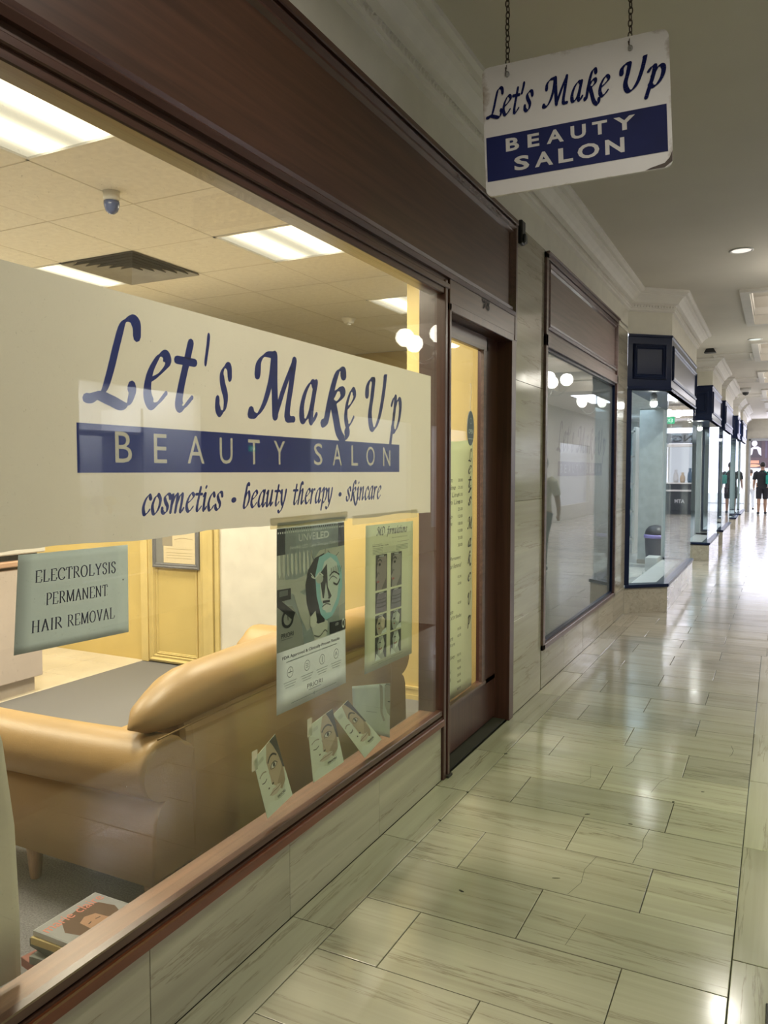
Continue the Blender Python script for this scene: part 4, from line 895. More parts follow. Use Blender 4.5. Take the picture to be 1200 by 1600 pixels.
# arm cross section (y outward, z up): scroll rolled outwards
def arm_profile():
    pts = [(.30, .13), (.30, .35), (.295, .46), (.27, .545)]
    # up over the roll, centre (.11,.52) r .105
    for k in range(0, 15):
        t = R(38) + k * R(225) / 14; pts.append((.115 + .118 * math.cos(t) * 1.0, .512 + .108 * math.sin(t)))
    pts += [(.075, .385), (.055, .34), (.045, .13)]
    return pts
def arm(ysign, yo, name='arm'):
    prof = arm_profile(); mb = MB()
    xs = [XB, XB - .004, XB - .012, XB - .03] + [XB - .03 - .92 * k / 10 for k in range(1, 11)] + [XB - .972, XB - .985, XB - .99]
    ins = [.02, .008, .002, 0] + [0] * 10 + [.004, .014, .03]
    c = (.16, .36); rows = []
    for i_, (x, q) in enumerate(zip(xs, ins)):
        row = []
        sag = .018 * math.sin(max(0, min(1, (XB - x) / .95)) * math.pi)
        for (py, pz) in prof:
            f = 1 - q / .25
            yy = c[0] + (py - c[0]) * f; zz = c[1] + (pz - c[1]) * f - (sag * .4 if pz > .45 else 0) + (-.03 * ((XB - x) / .95) if pz > .4 else 0)
            row.append((x, yo + ysign * yy, zz))
        rows.append(row)
    n = len(prof); vs_ = [p for r_ in rows for p in r_]; fs_ = []
    for i_ in range(len(rows) - 1):
        for k in range(n):
            q = [i_ * n + k, i_ * n + (k + 1) % n, (i_ + 1) * n + (k + 1) % n, (i_ + 1) * n + k]
            fs_.append(q if ysign > 0 else q[::-1])
    mb.add(vs_, fs_, 0, True)
    cap = [list(range(n)), list(range((len(rows) - 1) * n, len(rows) * n))]
    for ci, cpp in enumerate(cap): mb.add([vs_[i_] for i_ in cpp], [list(range(n))[::(1 if (ci == 0) == (ysign < 0) else -1)]], 0)
    o = part(name, mb, M_leather, so)
    # welt along the scroll edge and the seam down to the base
    mb = MB(); ring = [(XB + .001, yo + ysign * (c[0] + (p[0] - c[0]) * .94), c[1] + (p[1] - c[1]) * .94) for p in prof[:-2]]
    mb.tube(spline(ring, 2), .0035, 6); w_ = mb.build('welt', M_tan2); w_.parent = o; w_.matrix_parent_inverse = (Matrix.Translation(Vector(so.location))).inverted()
    mb = MB(); mb.tube(spline([(XB + .0015, yo + ysign * .045, .41), (XB + .004, yo + ysign * .09, .40), (XB + .004, yo + ysign * .13, .425), (XB + .002, yo + ysign * .15, .45)], 4), .003, 6); w_ = mb.build('welt', M_tan2); w_.parent = o; w_.matrix_parent_inverse = (Matrix.Translation(Vector(so.location))).inverted()
arm(1, YA); arm(-1, YC)
# back: tall panel with its own roll on top
mb = MB(); prof = [(-2.02, .13), (XB - .002, .13), (XB + .004, .30), (XB + .006, .45), (XB - .004, .60), (XB - .03, .68), (-1.99, .66), (-2.06, .40)]
n = len(prof); ysb = [YA + .215, YA + .225, YA + .25] + [YA + .25 + (YC - YA - .5) * k / 12 for k in range(1, 12)] + [YC - .25, YC - .225, YC - .215]
rows = []
for i_, y in enumerate(ysb):
    q = (.03, .01, 0)[i_] if i_ < 3 else ((.03, .01, 0)[len(ysb) - 1 - i_] if i_ > len(ysb) - 4 else 0)
    rows.append([(px_ * (1) - q * (1 if px_ > -1.9 else -1), y, pz_) for px_, pz_ in prof])
vs_ = [p for r_ in rows for p in r_]
fs_ = [[i_ * n + k, (i_ + 1) * n + k, (i_ + 1) * n + (k + 1) % n, i_ * n + (k + 1) % n] for i_ in range(len(rows) - 1) for k in range(n)] + [list(range(n)), list(range((len(rows) - 1) * n, len(rows) * n))[::-1]]
mb.add(vs_, fs_, 0, False); part('back_panel', mb, M_leather, so)
# back roll: a long bolster with tapered rounded ends, drooping at the ends
mb = MB(); m_ = 28; nn = 20; rows = []
for i_ in range(m_ + 1):
    t = i_ / m_; y = YA + .03 + (YC - YA - .06) * t
    e_ = min(t, 1 - t) * (YC - YA - .06); s_ = min(1, e_ / .30); r_ = .16 + .84 * math.sin(s_ * math.pi / 2) ** .75
    if i_ in (0, m_): r_ = .05
    bow = .022 * math.sin(t * math.pi); zc = .700 + bow - .045 * (1 - s_) ** 1.3; xc = XB - .085
    wr_ = .003 * math.sin(t * 70)
    rows.append([(xc + (.115 * r_ + wr_) * math.cos(2 * math.pi * k / nn), y, zc + .093 * r_ * math.sin(2 * math.pi * k / nn)) for k in range(nn)])
vs_ = [p for r_ in rows for p in r_]
fs_ = [[i_ * nn + k, i_ * nn + (k + 1) % nn, (i_ + 1) * nn + (k + 1) % nn, (i_ + 1) * nn + k][::-1] for i_ in range(m_) for k in range(nn)] + [list(range(nn)), list(range(m_ * nn, (m_ + 1) * nn))[::-1]]
mb.add(vs_, fs_, 0, True); part('back_roll', mb, M_leather, so)
mb = MB(); mb.tube(spline([(XB + .012, YA + .06, .625), (XB + .026, YA + .3, .64), (XB + .027, (YA + YC) / 2, .655), (XB + .026, YC - .3, .64), (XB + .012, YC - .06, .625)], 8), .003, 6); part('seam', mb, M_tan2, so)
M_leg = wood('beech_leg', (.33, .19, .10), .45, axis=2)
for (lx, ly) in ((-2.42, YA + .09), (-2.42, YC - .09), (-1.90, YA + .14), (-1.90, YC - .14)):
    mb = MB(); mb.lathe([(.018, 0), (.020, .004), (.033, .145)], (lx, ly, 0), 14); part('leg', mb, M_leg, so)

# ------------------------------------------------------------------ cream drape at the near end of the window
t = empty('curtain', (-1.72, 1.0, .0), label='pale drape hanging inside the near end of the salon window', cat='curtain')
mb = MB(); nseg = 40; vs_ = []; lev = [0.345, .5, .7, .9, 1.04, 1.10, 1.5, 2.4]; yr = [1.172, 1.172, 1.165, 1.140, 1.095, 1.06, .98, .95]
for z, yrr in zip(lev, yr):
    for k in range(nseg + 1):
        s_ = k / nseg; y = .50 + (yrr - .50) * s_; x = -1.53 - .03 * (1 - abs(2 * s_ - 1)) + .012 * math.sin(s_ * 26) * (1 - s_) ; vs_.append((x, y, z))
fs_ = [[i_ * (nseg + 1) + k, i_ * (nseg + 1) + k + 1, (i_ + 1) * (nseg + 1) + k + 1, (i_ + 1) * (nseg + 1) + k] for i_ in range(len(lev) - 1) for k in range(nseg)]
mb.add(vs_, fs_, 0, True); part('cloth', mb, filmmat('cream_cloth', (.66, .64, .56), 0, .5), t, solid=.006)
mb = MB(); mb.tube([(-1.55, .45, 2.41), (-1.55, .96, 2.41)], .008, 8); part('rail', mb, M_white, t)

# ------------------------------------------------------------------ papers on the glass
XP = -1.4515
def sheet(name, pts, label, mat, warp=None, group=None, x=XP):
    """paper given by its 4 corners (y,z) bl, br, tr, tl; returns (empty, Art with u,v in 0..1 mapped)"""
    e = empty(name, (x, pts[0][0], pts[0][1]), label=label, cat='poster' if name.endswith('poster') or 'notice' in name else 'card', group=group)
    bl, br, tr, tl = [Vector((0, *p)) for p in pts]
    def M_(u, v): return (bl * (1 - u) + br * u) * (1 - v) + (tl * (1 - u) + tr * u) * v
    W_ = (warp or (lambda u, v: 0))
    mb = MB(); nu, nv = 8, 12
    vs_ = [Vector((x + W_(i_ / nu, j_ / nv), 0, 0)) + M_(i_ / nu, j_ / nv) for j_ in range(nv + 1) for i_ in range(nu + 1)]
    fs_ = [[j_ * (nu + 1) + i_, j_ * (nu + 1) + i_ + 1, (j_ + 1) * (nu + 1) + i_ + 1, (j_ + 1) * (nu + 1) + i_] for j_ in range(nv) for i_ in range(nu)]
    mb.add(vs_, fs_, 0, True); part('paper', mb, mat, e, solid=.0005)
    a = Art((0, 0, 0), Y_, Z_, X_, .00022)
    a.P = lambda u, v, l=1: Vector((x + .0005 + W_(u, v) + .00022 * l, 0, 0)) + M_(u, v)
    return e, a
# electrolysis notice
e, a = sheet('notice', [(1.116, 1.106), (1.446, 1.096), (1.448, 1.316), (1.133, 1.320)], 'grey A4 notice reading electrolysis permanent hair removal', filmmat('grey_paper', lin(214, 222, 224), 0, .4), lambda u, v: .001 * math.sin(u * 3))
K = (38, 42, 88)
for wd_, u0, u1, v in (('ELECTROLYSIS', .14, .87, .70), ('PERMANENT', .235, .79, .455), ('HAIR', .125, .375, .19), ('REMOVAL', .42, .86, .19)):
    a.pen(pen_word(wd_, u0, u1, v, .125, 0, 's'), K, 2)
a.ell(.945, .61, .006, .01, (20, 20, 30), 2, 8)
a.build('print', e)
# LED mask poster
e, a = sheet('poster', [(2.09, .699), (2.548, .697), (2.541, 1.318), (2.098, 1.321)], 'black and white skincare poster showing a light therapy mask', filmmat('poster_paper', lin(222, 228, 230), 0, .4), lambda u, v: .0015 * math.sin(u * 3) + (-.002 * v * u))
a.gain = 1.28; DK = (28, 34, 42); LG = (172, 170, 162); MG = (120, 120, 116)
a.rect(0, .845, 1, .985, DK, 1); a.rect(0, .33, 1, .845, (150, 149, 142), 1)
for k in range(34): a.rect(.01 + k * .029, .972, .024 + k * .029, .982, (30, 32, 36), 3); a.rect(.01 + k * .029, .957, .024 + k * .029, .967, (214, 216, 212), 3)
a.text('UNVEI', .29, .905, .545, .946, (226, 230, 232), 2); a.text('LED', .55, .905, .74, .946, (235, 238, 238), 2, bold=.03)
a.text('Flexible LED Light Therapy Mask', .17, .860, .85, .886, (196, 202, 206), 2)
# cloth folds of the photograph
for k in range(9):
    u = .02 + k * .055; a.poly([(u, .845), (u + .02, .845), (u + .03, .74), (u + .012, .72), (u - .005, .76)], (188 - 12 * (k % 3), 186 - 12 * (k % 3), 178 - 12 * (k % 3)), 2)
a.poly([(0, .72), (.25, .70), (.42, .72), (.48, .78), (.6, .84), (1, .845), (1, .5), (.6, .44), (.4, .40), (.3, .5), (.22, .62), (.1, .66), (0, .66)], (166, 164, 156), 2)
a.poly([(0, .58), (.2, .56), (.32, .46), (.36, .33), (0, .33)], (132, 131, 126), 3); a.poly([(.5, .35), (.45, .44), (.52, .5), (.66, .46), (.72, .4), (.68, .33), (.5, .33)], (182, 180, 172), 3)
a.line([(.46, .845), (.5, .79), (.56, .765), (.66, .80), (.68, .845)], .008, (96, 96, 92), 4); a.line([(.72, .83), (.78, .80), (.84, .79), (.9, .81)], .006, (90, 90, 88), 4)
a.poly([(0, .665), (.18, .66), (.18, .60), (.06, .60), (.24, .52), (.2, .485), (0, .575)], (26, 28, 32), 4); a.rect(.03, .625, .14, .655, (96, 98, 98), 5)
# mask
a.poly([(.38, .66), (.42, .74), (.52, .80), (.66, .82), (.66, .42), (.56, .42), (.46, .46), (.40, .55)], (24, 27, 30), 5)
a.poly([(.58, .80), (.72, .82), (.86, .79), (.94, .71), (.95, .60), (.88, .50), (.78, .44), (.68, .425), (.60, .47), (.54, .58), (.52, .70)], (134, 176, 184), 6)
a.poly([(.66, .77), (.76, .79), (.86, .75), (.9, .66), (.86, .54), (.76, .465), (.68, .47), (.60, .56), (.59, .68)], (186, 192, 190), 7)
a.poly([(.58, .70), (.70, .755), (.71, .62), (.77, .56), (.74, .545), (.63, .56), (.61, .62)], (26, 28, 32), 8)
a.poly([(.68, .65), (.72, .56), (.70, .54), (.645, .55)], (176, 182, 180), 9); a.ell(.585, .675, .055, .026, (170, 172, 168), 9); a.line([(.53, .69), (.58, .71), (.64, .69)], .008, (230, 232, 230), 10)
for k in range(6): a.line([(.77 + k * .028, .69), (.765 + k * .034, .735 - abs(k - 2.5) * .004)], .006, (26, 28, 32), 10, False)
a.line([(.74, .68), (.81, .70), (.9, .675)], .009, (26, 28, 32), 10); a.line([(.80, .635), (.86, .62), (.91, .65)], .012, (26, 28, 32), 10); a.line([(.73, .655), (.79, .675), (.86, .655)], .005, (60, 62, 66), 10)
a.line([(.46, .70), (.52, .685), (.60, .72)], .008, (226, 228, 226), 10); a.line([(.45, .72), (.5, .69)], .006, (226, 228, 226), 10)
a.ell(.68, .505, .06, .020, (206, 208, 204), 10); a.line([(.62, .51), (.68, .522), (.75, .51)], .006, (40, 42, 46), 11); a.poly([(.63, .545), (.74, .54), (.74, .525), (.63, .53)], (30, 32, 34), 10)
a.poly([(.44, .47), (.52, .50), (.54, .44), (.5, .40), (.44, .42)], (190, 188, 180), 9)
a.poly([(.74, .405), (1, .395), (1, .335), (.74, .335)], (22, 24, 28), 6); a.text('LED', .83, .375, .88, .39, (220, 222, 222), 7); a.ring(.96, .375, .03, .018, (206, 208, 206), 7, 14, .8)
a.line([(.5, .36), (.58, .345), (.66, .37), (.7, .355)], .008, (96, 94, 90), 7)
# round logo
a.ring(.135, .50, .052, .036, (24, 26, 30), 8, 22, 1.5); a.line([(.135, .515), (.14, .49)], .008, (24, 26, 30), 8, False); a.text('PRIORI', .05, .40, .21, .425, (30, 32, 36), 8); a.rect(.05, .390, .2, .393, (90, 92, 94), 8)
a.text('FDA Approved & Clinically Proven Results', .07, .278, .90, .300, (40, 44, 50), 2, bold=.02); a.rect(.12, .262, .85, .267, (120, 126, 128), 2)
for k, u in enumerate((.17, .40, .62, .84)):
    a.ring(u, .205, .030, .027, (70, 76, 80), 2, 18, 1.35)
    if k == 0: a.line([(u - .03, .205), (u + .03, .205)], .004, (70, 76, 80), 2, False); a.line([(u, .205), (u, .222)], .004, (70, 76, 80), 2, False)
    elif k == 1: [a.line([(u - .02, .205 + q), (u + .02, .205 + q)], .003, (70, 76, 80), 2, False) for q in (-.01, 0, .01)]
    elif k == 2: a.line([(u, .188), (u, .222)], .006, (70, 76, 80), 2, False)
    else: a.line([(u - .02, .195), (u, .218), (u + .02, .195)], .004, (70, 76, 80), 2, False); a.line([(u, .218), (u, .195)], .004, (70, 76, 80), 2, False)
    for q in range(3): a.rect(u - .085 + .012 * q, .152 - q * .014, u + .085 - .014 * q, .156 - q * .014, (128, 134, 136), 2)
a.text('PRIORI', .40, .072, .62, .098, (34, 38, 42), 2); a.rect(.42, .060, .6, .064, (110, 116, 120), 2); a.rect(.18, .030, .84, .034, (110, 116, 120), 2); a.ring(.5, .032, .009, .006, (90, 96, 100), 3, 10)
a.build('print', e)
mb = MB(); mb.box((XP - .001, 2.10, 1.318), (XP + .001, 2.545, 1.332)); o = part('binding_strip', mb, plain('tape_clear', (.62, .58, .46), .3), e)
# before / after poster
e, a = sheet('poster', [(2.698, .693), (3.146, .684), (3.157, 1.278), (2.710, 1.285)], 'pale green poster with eight before and after face photographs', filmmat('green_paper', lin(206, 212, 192), 0, .4), lambda u, v: .001 * math.sin(u * 4))
for wd_, u0, u1 in (('MD', .20, .37), ('formulations', .41, .86)): a.pen(pen_word(wd_, u0, u1, .925, .038, .1), (34, 40, 40), 2)
a.text('Superior Science for your skin', .52, .890, .86, .902, (80, 92, 80), 2)
a.rect(.12, .862, .9, .864, (70, 80, 70), 2); a.text('Before and after results', .13, .848, .45, .858, (50, 60, 52), 2, bold=.02)
for k in range(5): a.rect(.13, .835 - k * .010, .88 if k < 4 else .7, .8385 - k * .010, (104, 116, 102), 2)
def facephoto(a, u0, v0, u1, v1, kind, skin):
    W_, H_ = u1 - u0, v1 - v0; P = lambda u, v: (u0 + u * W_, v0 + v * H_); q = lambda pts: [P(*p) for p in pts]
    dk = tuple(int(c * .35) for c in skin); md = tuple(int(c * .72) for c in skin); hi = tuple(min(255, int(c * 1.2)) for c in skin)
    a.rect(u0, v0, u1, v1, dk, 2); a.rect(u0 + W_ * .3, v1 - H_ * .07, u1 - W_ * .3, v1 - H_ * .02, (150, 150, 150), 4)
    if kind == 0:
        a.poly(q([(.1, .0), (.14, .2), (.04, .32), (.16, .42), (.1, .6), (.2, .9), (.9, .95), (1, .7), (.96, .1), (.8, 0)]), skin, 3)
        a.poly(q([(.5, .0), (.9, .3), (.95, .85), (1, .9), (1, 0)]), md, 4); a.ell(*P(.34, .72), .09 * W_, .04 * H_, dk, 5, 10); a.line(q([(.2, .82), (.36, .86), (.52, .8)]), .012, dk, 5); a.ell(*P(.2, .24), .12 * W_, .035 * H_, (150, 84, 84), 5, 10); a.line(q([(.16, .46), (.26, .5), (.3, .44)]), .008, md, 5)
    elif kind == 1:
        a.poly(q([(.0, .0), (.1, .5), (.2, .95), (.95, .9), (.9, .5), (.96, 0)]), skin, 3); [a.line(q([(.1, v), (.5, v - .03), (.9, v)]), .008, md, 4) for v in (.3, .5, .66)]; a.poly(q([(.0, .0), (.1, .5), (.14, .9), (0, 1)]), dk, 4)
    elif kind == 2:
        a.poly(q([(.2, .1), (.1, .5), (.25, .85), (.6, .92), (.85, .7), (.8, .3), (.9, .0), (.3, .0)]), skin, 3); a.poly(q([(.45, .5), (.6, .92), (.85, .7), (.8, .3), (.6, .3)]), hi, 4); a.line(q([(.25, .55), (.35, .58), (.42, .54)]), .012, dk, 5); a.poly(q([(.5, 0), (.6, .14), (.95, .26), (1, 0)]), (200, 204, 200), 5); a.line(q([(.28, .32), (.4, .3)]), .008, (140, 80, 76), 5)
    else:
        a.poly(q([(.15, .0), (.25, .4), (.2, .7), (.35, .95), (.7, .95), (.85, .6), (.7, .3), (.85, .0)]), skin, 3); a.poly(q([(.4, .2), (.5, .8), (.7, .9), (.8, .6), (.66, .3)]), hi, 4); a.line(q([(.3, .48), (.45, .44), (.6, .48)]), .009, (140, 86, 80), 5); a.line(q([(.3, .72), (.42, .74), (.5, .7)]), .008, dk, 5); a.poly(q([(0, 0), (.1, .3), (.3, .16), (.5, 0)]), (190, 194, 190), 5)
a.gain = 1.25; vv = [.785, .535, .385, .235, .055]
vb = [(.545, .79), (.385, .53), (.235, .372), (.06, .222)]
for c_ in range(2):
    for r_, (v0, v1) in enumerate(vb): facephoto(a, (.19, .50)[c_] + .0, v0, (.42, .74)[c_], v1, r_, ((132, 118, 116), (112, 100, 112), (158, 146, 130), (150, 150, 142))[r_] if c_ == 0 else ((138, 128, 126), (112, 106, 118), (150, 152, 146), (166, 168, 162))[r_])
a.rect(.12, .043, .8, .045, (70, 80, 70), 2); a.rect(.25, .030, .6, .033, (110, 120, 104), 2)
a.build('print', e)
# face cards leaning on the ledge
def face_art(a):
    a.gain = 1.16
    SK = (176, 152, 128); SH = (150, 126, 104)
    a.rect(0, 0, 1, 1, (196, 194, 178), 1)
    a.poly([(.0, .0), (.02, 1), (.6, 1), (.66, .75), (.55, .5), (.4, .2), (.3, 0)], (205, 204, 190), 2)
    a.poly([(.42, .78), (.58, 1), (.74, 1), (.96, .74), (.98, .5), (.9, .3), (.72, .22), (.55, .34), (.42, .42), (.44, .6)], SK, 3)
    a.poly([(.72, 1), (1, 1), (1, .48), (.94, .5), (.9, .72), (.80, .9)], (58, 48, 42), 5)
    a.poly([(.62, .36), (.88, .5), (.96, .6), (.9, .3), (.72, .22), (.58, .3)], SH, 4)
    a.line([(.46, .745), (.58, .80), (.72, .80), (.84, .74)], .030, (62, 48, 40), 6); a.line([(.50, .64), (.6, .685), (.72, .68), (.8, .63)], .014, (52, 40, 36), 7)
    a.ell(.65, .645, .10, .034, (206, 200, 188), 6); a.ell(.66, .648, .045, .033, (54, 44, 40), 7); a.line([(.5, .628), (.64, .605), (.78, .625)], .008, (90, 70, 60), 7)
    a.line([(.10, .55), (.2, .535), (.3, .56)], .016, (70, 60, 52), 6); a.line([(.06, .66), (.2, .69), (.34, .665)], .02, (150, 138, 120), 6)
    a.line([(.42, .62), (.46, .5), (.5, .43)], .014, (158, 136, 116), 5); a.ell(.46, .415, .04, .016, (60, 42, 34), 6, 12); a.ell(.29, .40, .03, .014, (80, 60, 50), 6, 12)
    a.poly([(.26, .29), (.42, .345), (.5, .33), (.6, .35), (.74, .31), (.66, .25), (.5, .23), (.34, .25)], (188, 172, 156), 6); a.line([(.26, .29), (.42, .30), (.56, .297), (.74, .31)], .010, (110, 86, 74), 7)
    a.poly([(0, 0), (0, .12), (.2, .2), (.5, .12), (.78, .18), (1, .42), (1, 0)], (208, 210, 198), 5)
    a.text('PRIORI', .50, .145, .80, .185, (34, 34, 32), 8, bold=.015); a.rect(.54, .128, .76, .133, (90, 90, 84), 8)
    for k in range(3): a.rect(.1, .90 - k * .02, .36, .907 - k * .02, (158, 156, 142), 8)
M_card = plain('glossy_card', lin(206, 206, 190), .35)
cards = [([(2.042, .378), (2.182, .390), (2.082, .632), (1.978, .590)], 'face print skincare card standing alone, farthest from the door'),
         ([(2.330, .382), (2.536, .392), (2.451, .640), (2.290, .600)], 'face print skincare card, upright and largest, second from the sofa end'),
         ([(2.705, .352), (2.862, .385), (2.640, .640), (2.500, .600)], 'strongly tilted faded face card leaning on the white card')]
cards[0] = ([(2.036, .376), (2.182, .400), (2.082, .640), (1.962, .594)], cards[0][1])
cards[1] = ([(2.319, .392), (2.536, .394), (2.452, .622), (2.284, .604)], cards[1][1])
cards[2] = ([(2.708, .352), (2.857, .382), (2.572, .622), (2.460, .598)], cards[2][1])
for pts, lb in cards:
    e, a = sheet('face_card', pts, lb, M_card, lambda u, v: -.003 * (1 - v) * 0, x=XP - .002 * (cards.index((pts, lb)) + 1)); face_art(a); a.build('print', e)
    if cards.index((pts, lb)) < 2:
        tl = pts[3]; mb = MB(); mb.box((XP + .001, tl[0] - .01, tl[1] - .035), (XP + .0014, tl[0] + .02, tl[1] + .03)); part('tape', mb, filmmat('clear_tape', (.6, .6, .5), .6) if 'clear_tape' not in MAT else MAT['clear_tape'], e)
e, a = sheet('white_card', [(2.630, .500), (2.948, .358), (2.950, .596), (2.618, .664)], 'white card with part of a face at its edge, nearest the door', plain('white_card', lin(188, 192, 184), .4), x=XP - .012)
a.rect(.33, .43, .62, .437, (90, 92, 88), 2); a.poly([(.70, 1), (.78, .96), (.80, .7), (.78, .45), (.86, .3), (.80, .28), (.72, .45), (.71, .8)], (150, 142, 130), 2); a.poly([(.88, 1), (.84, .9), (.84, .6), (.92, .45), (1, .4), (1, 1)], (166, 160, 148), 2); a.line([(.93, .66), (1, .66)], .02, (50, 46, 44), 3); a.line([(.84, .95), (.9, .98), (1, .96)], .012, (120, 112, 104), 3)
a.build('print', e)

# ------------------------------------------------------------------ magazines on the carpet
mags = [((-1.800, 1.656), .29, .235, .016, 0, 'glossy magazine with pink title and a face, topmost of the pile by the window', (190, 192, 196)),
        ((-1.805, 1.652), .29, .235, .020, 2, 'pale yellow edged magazine, second from the top of the pile', (196, 176, 120)),
        ((-1.815, 1.640), .29, .225, .024, -8, 'dark green grey magazine, third in the pile', (84, 88, 78)),
        ((-1.800, 1.640), .29, .225, .022, 6, 'grey magazine in the middle of the pile', (120, 122, 116)),
        ((-1.820, 1.610), .29, .225, .026, -10, 'magazine with a reddish spine near the bottom of the pile', (150, 96, 84)),
        ((-1.800, 1.600), .30, .230, .026, 4, 'lowest magazine of the pile lying on the carpet', (140, 140, 134))]
z = 0.001 + sum(m_[3] + .0006 for m_ in mags)
for (cx_, cy_), Lm, Wm, th, rot, lb, colr in mags:
    z -= th + .0006
    e = empty('magazine', (cx_, cy_, z), R(90 + rot), label=lb, cat='magazine', group='pile of magazines')
    mb = MB(); mb.box((-Wm / 2, -Lm / 2, .0012), (Wm / 2 - .002, Lm / 2 - .002, th - .0012)); o = mb.build('pages', ink((206, 204, 192)), e)
    mb = MB(); mb.box((-Wm / 2, -Lm / 2, th - .0012), (Wm / 2, Lm / 2, th)); mb.box((-Wm / 2, -Lm / 2, 0), (Wm / 2, Lm / 2, .0012)); mb.box((-Wm / 2 - .001, -Lm / 2, 0), (-Wm / 2 + .001, Lm / 2, th)); mb.build('cover', ink(colr), e)
    if 'topmost' in lb:
        a = Art((0, 0, th), (1, 0, 0), (0, 1, 0), (0, 0, 1), .0003)
        a.rect(-.116, -.143, .116, .143, (146, 146, 148), 1)
        a.text('marie claire', -.108, .092, .108, .132, (206, 128, 112), 3)
        a.poly([(-.07, -.02), (-.085, .05), (-.05, .105), (.03, .118), (.08, .09), (.09, .03), (.05, -.06), (.0, -.07), (-.05, -.06)], (92, 66, 48), 2)
        a.poly([(-.035, .0), (-.03, .05), (0, .065), (.03, .05), (.035, 0), (.015, -.04), (-.01, -.045)], (168, 128, 102), 3)
        a.line([(-.022, .022), (-.008, .026)], .004, (60, 40, 34), 4, False); a.line([(.008, .026), (.024, .022)], .004, (60, 40, 34), 4, False); a.line([(-.01, -.018), (.002, -.022), (.014, -.018)], .005, (150, 70, 66), 4)
        a.line([(-.07, -.08), (-.03, -.07), (.02, -.09), (.07, -.08)], .005, (210, 212, 216), 4); a.line([(-.07, -.1), (0, -.105), (.07, -.1)], .006, (214, 216, 220), 4)
        o = MB(); o = a.mb.build('cover_print', a.mats, e)

# ================================================================== HANGING SIGN
P0 = Vector((-1.117, 3.088, 3.130)); P1 = Vector((-.410, 3.183, 3.165)); PB = Vector((-1.100, 3.075, 2.613))
U = (P1 - P0).normalized(); Vv = (P0 - PB); Vv = (Vv - U * Vv.dot(U)).normalized(); Nn = U.cross(Vv)
if Nn.y > 0: Nn = -Nn
SW, SH_ = .713, .520; SK_ = .93; _c = Vector((0, 0, 1.5)); P0 = _c + (P0 - _c) * SK_; U = U * SK_; Vv = Vv * SK_
O0 = P0 - Vv * SH_
sg = empty('hanging_sign', (P0 + U * SW / 2 - Vv * SH_ / 2), label='white and navy beauty salon sign hanging on two chains over the walkway', cat='sign')
mb = MB(); pts = []
for (cx_, cy_, a0) in ((SW - .03, .03, -90), (SW - .03, SH_ - .03, 0), (.03, SH_ - .03, 90), (.03, .03, 180)):
    for k in range(6): t = R(a0 + k * 18); pts.append((cx_ + .03 * math.cos(t), cy_ + .03 * math.sin(t)))
n = len(pts); fr = [O0 + U * p[0] + Vv * p[1] for p in pts]; bk = [p - Nn * .012 for p in fr]
mb.add(fr + bk, [list(range(n)), list(range(n, 2 * n))[::-1]] + [[i_, n + i_, n + (i_ + 1) % n, (i_ + 1) % n] for i_ in range(n)])
def dirty_sign():
    m, nt, out = newmat('weathered_white_sign'); p = N(nt, 'ShaderNodeBsdfPrincipled', Roughness=.45)
    tc = N(nt, 'ShaderNodeTexCoord'); nz = N(nt, 'ShaderNodeTexNoise', Scale=7.0, Detail=8.0, Roughness=.65); L(nt, tc.outputs['Object'], nz.inputs['Vector'])
    sp = N(nt, 'ShaderNodeSeparateXYZ'); L(nt, tc.outputs['Generated'], sp.inputs[0])
    def edge(sock):
        s_ = N(nt, 'ShaderNodeMath', operation='SUBTRACT'); s_.inputs[1].default_value = .5; L(nt, sock, s_.inputs[0]); q = N(nt, 'ShaderNodeMath', operation='ABSOLUTE'); L(nt, s_.outputs[0], q.inputs[0]); return q
    ex, ez = edge(sp.outputs[0]), edge(sp.outputs[2]); mxm = N(nt, 'ShaderNodeMath', operation='MAXIMUM'); L(nt, ex.outputs[0], mxm.inputs[0]); L(nt, ez.outputs[0], mxm.inputs[1])
    mr = N(nt, 'ShaderNodeMapRange'); mr.inputs[1].default_value = .40; mr.inputs[2].default_value = .5; mr.inputs[3].default_value = -.25; mr.inputs[4].default_value = .14; L(nt, mxm.outputs[0], mr.inputs[0])
    ad = N(nt, 'ShaderNodeMath', operation='ADD'); L(nt, mr.outputs[0], ad.inputs[0]); L(nt, nz.outputs[0], ad.inputs[1])
    cr = N(nt, 'ShaderNodeValToRGB'); cr.color_ramp.elements[0].position = .54; cr.color_ramp.elements[0].color = (.74, .72, .70, 1); cr.color_ramp.elements[1].position = .72; cr.color_ramp.elements[1].color = (.30, .24, .17, 1)
    L(nt, ad.outputs[0], cr.inputs[0]); L(nt, cr.outputs[0], p.inputs['Base Color']); L(nt, p.outputs[0], out.inputs[0]); return m
part('board', mb, dirty_sign(), sg)
# stained chipped corner bottom right
a = Art(O0, U, Vv, Nn, .0006)
a.poly([(SW - .03, .001), (SW - .002, .02), (SW - .001, .06), (SW - .012, .035), (SW - .03, .018), (SW - .08, .008), (SW - .1, .001)], (62, 44, 26), 1)
NV = plain('sign_navy', lin(14, 26, 84), .65, spec=.3)
a.rect(.008, .060, SW - .016, .238, NV, 2)
a.build('blue_field', sg)
a = Art(O0, U, Vv, Nn, .0006)
for wd_, u0, u1, base, xh in (("Let's", .010, .205, .316, .074), ('Make', .235, .498, .314, .074), ('Up', .530, .700, .312, .076)): a.pen(pen_word(wd_, u0, u1, base, xh, .14), plain('sign_script_navy', lin(14, 24, 80), .75, spec=.15), 4)
SL = plain('sign_letter_white', lin(206, 204, 200), .5)
bx = [(.083, .142), (.170, .222), (.245, .317), (.338, .402), (.420, .482), (.500, .585)]
for (u0, u1), ch in zip(bx, 'BEAUTY'): a.text(ch, u0 + .004, .168, u1 - .002, .220, SL, 4, bold=.03)
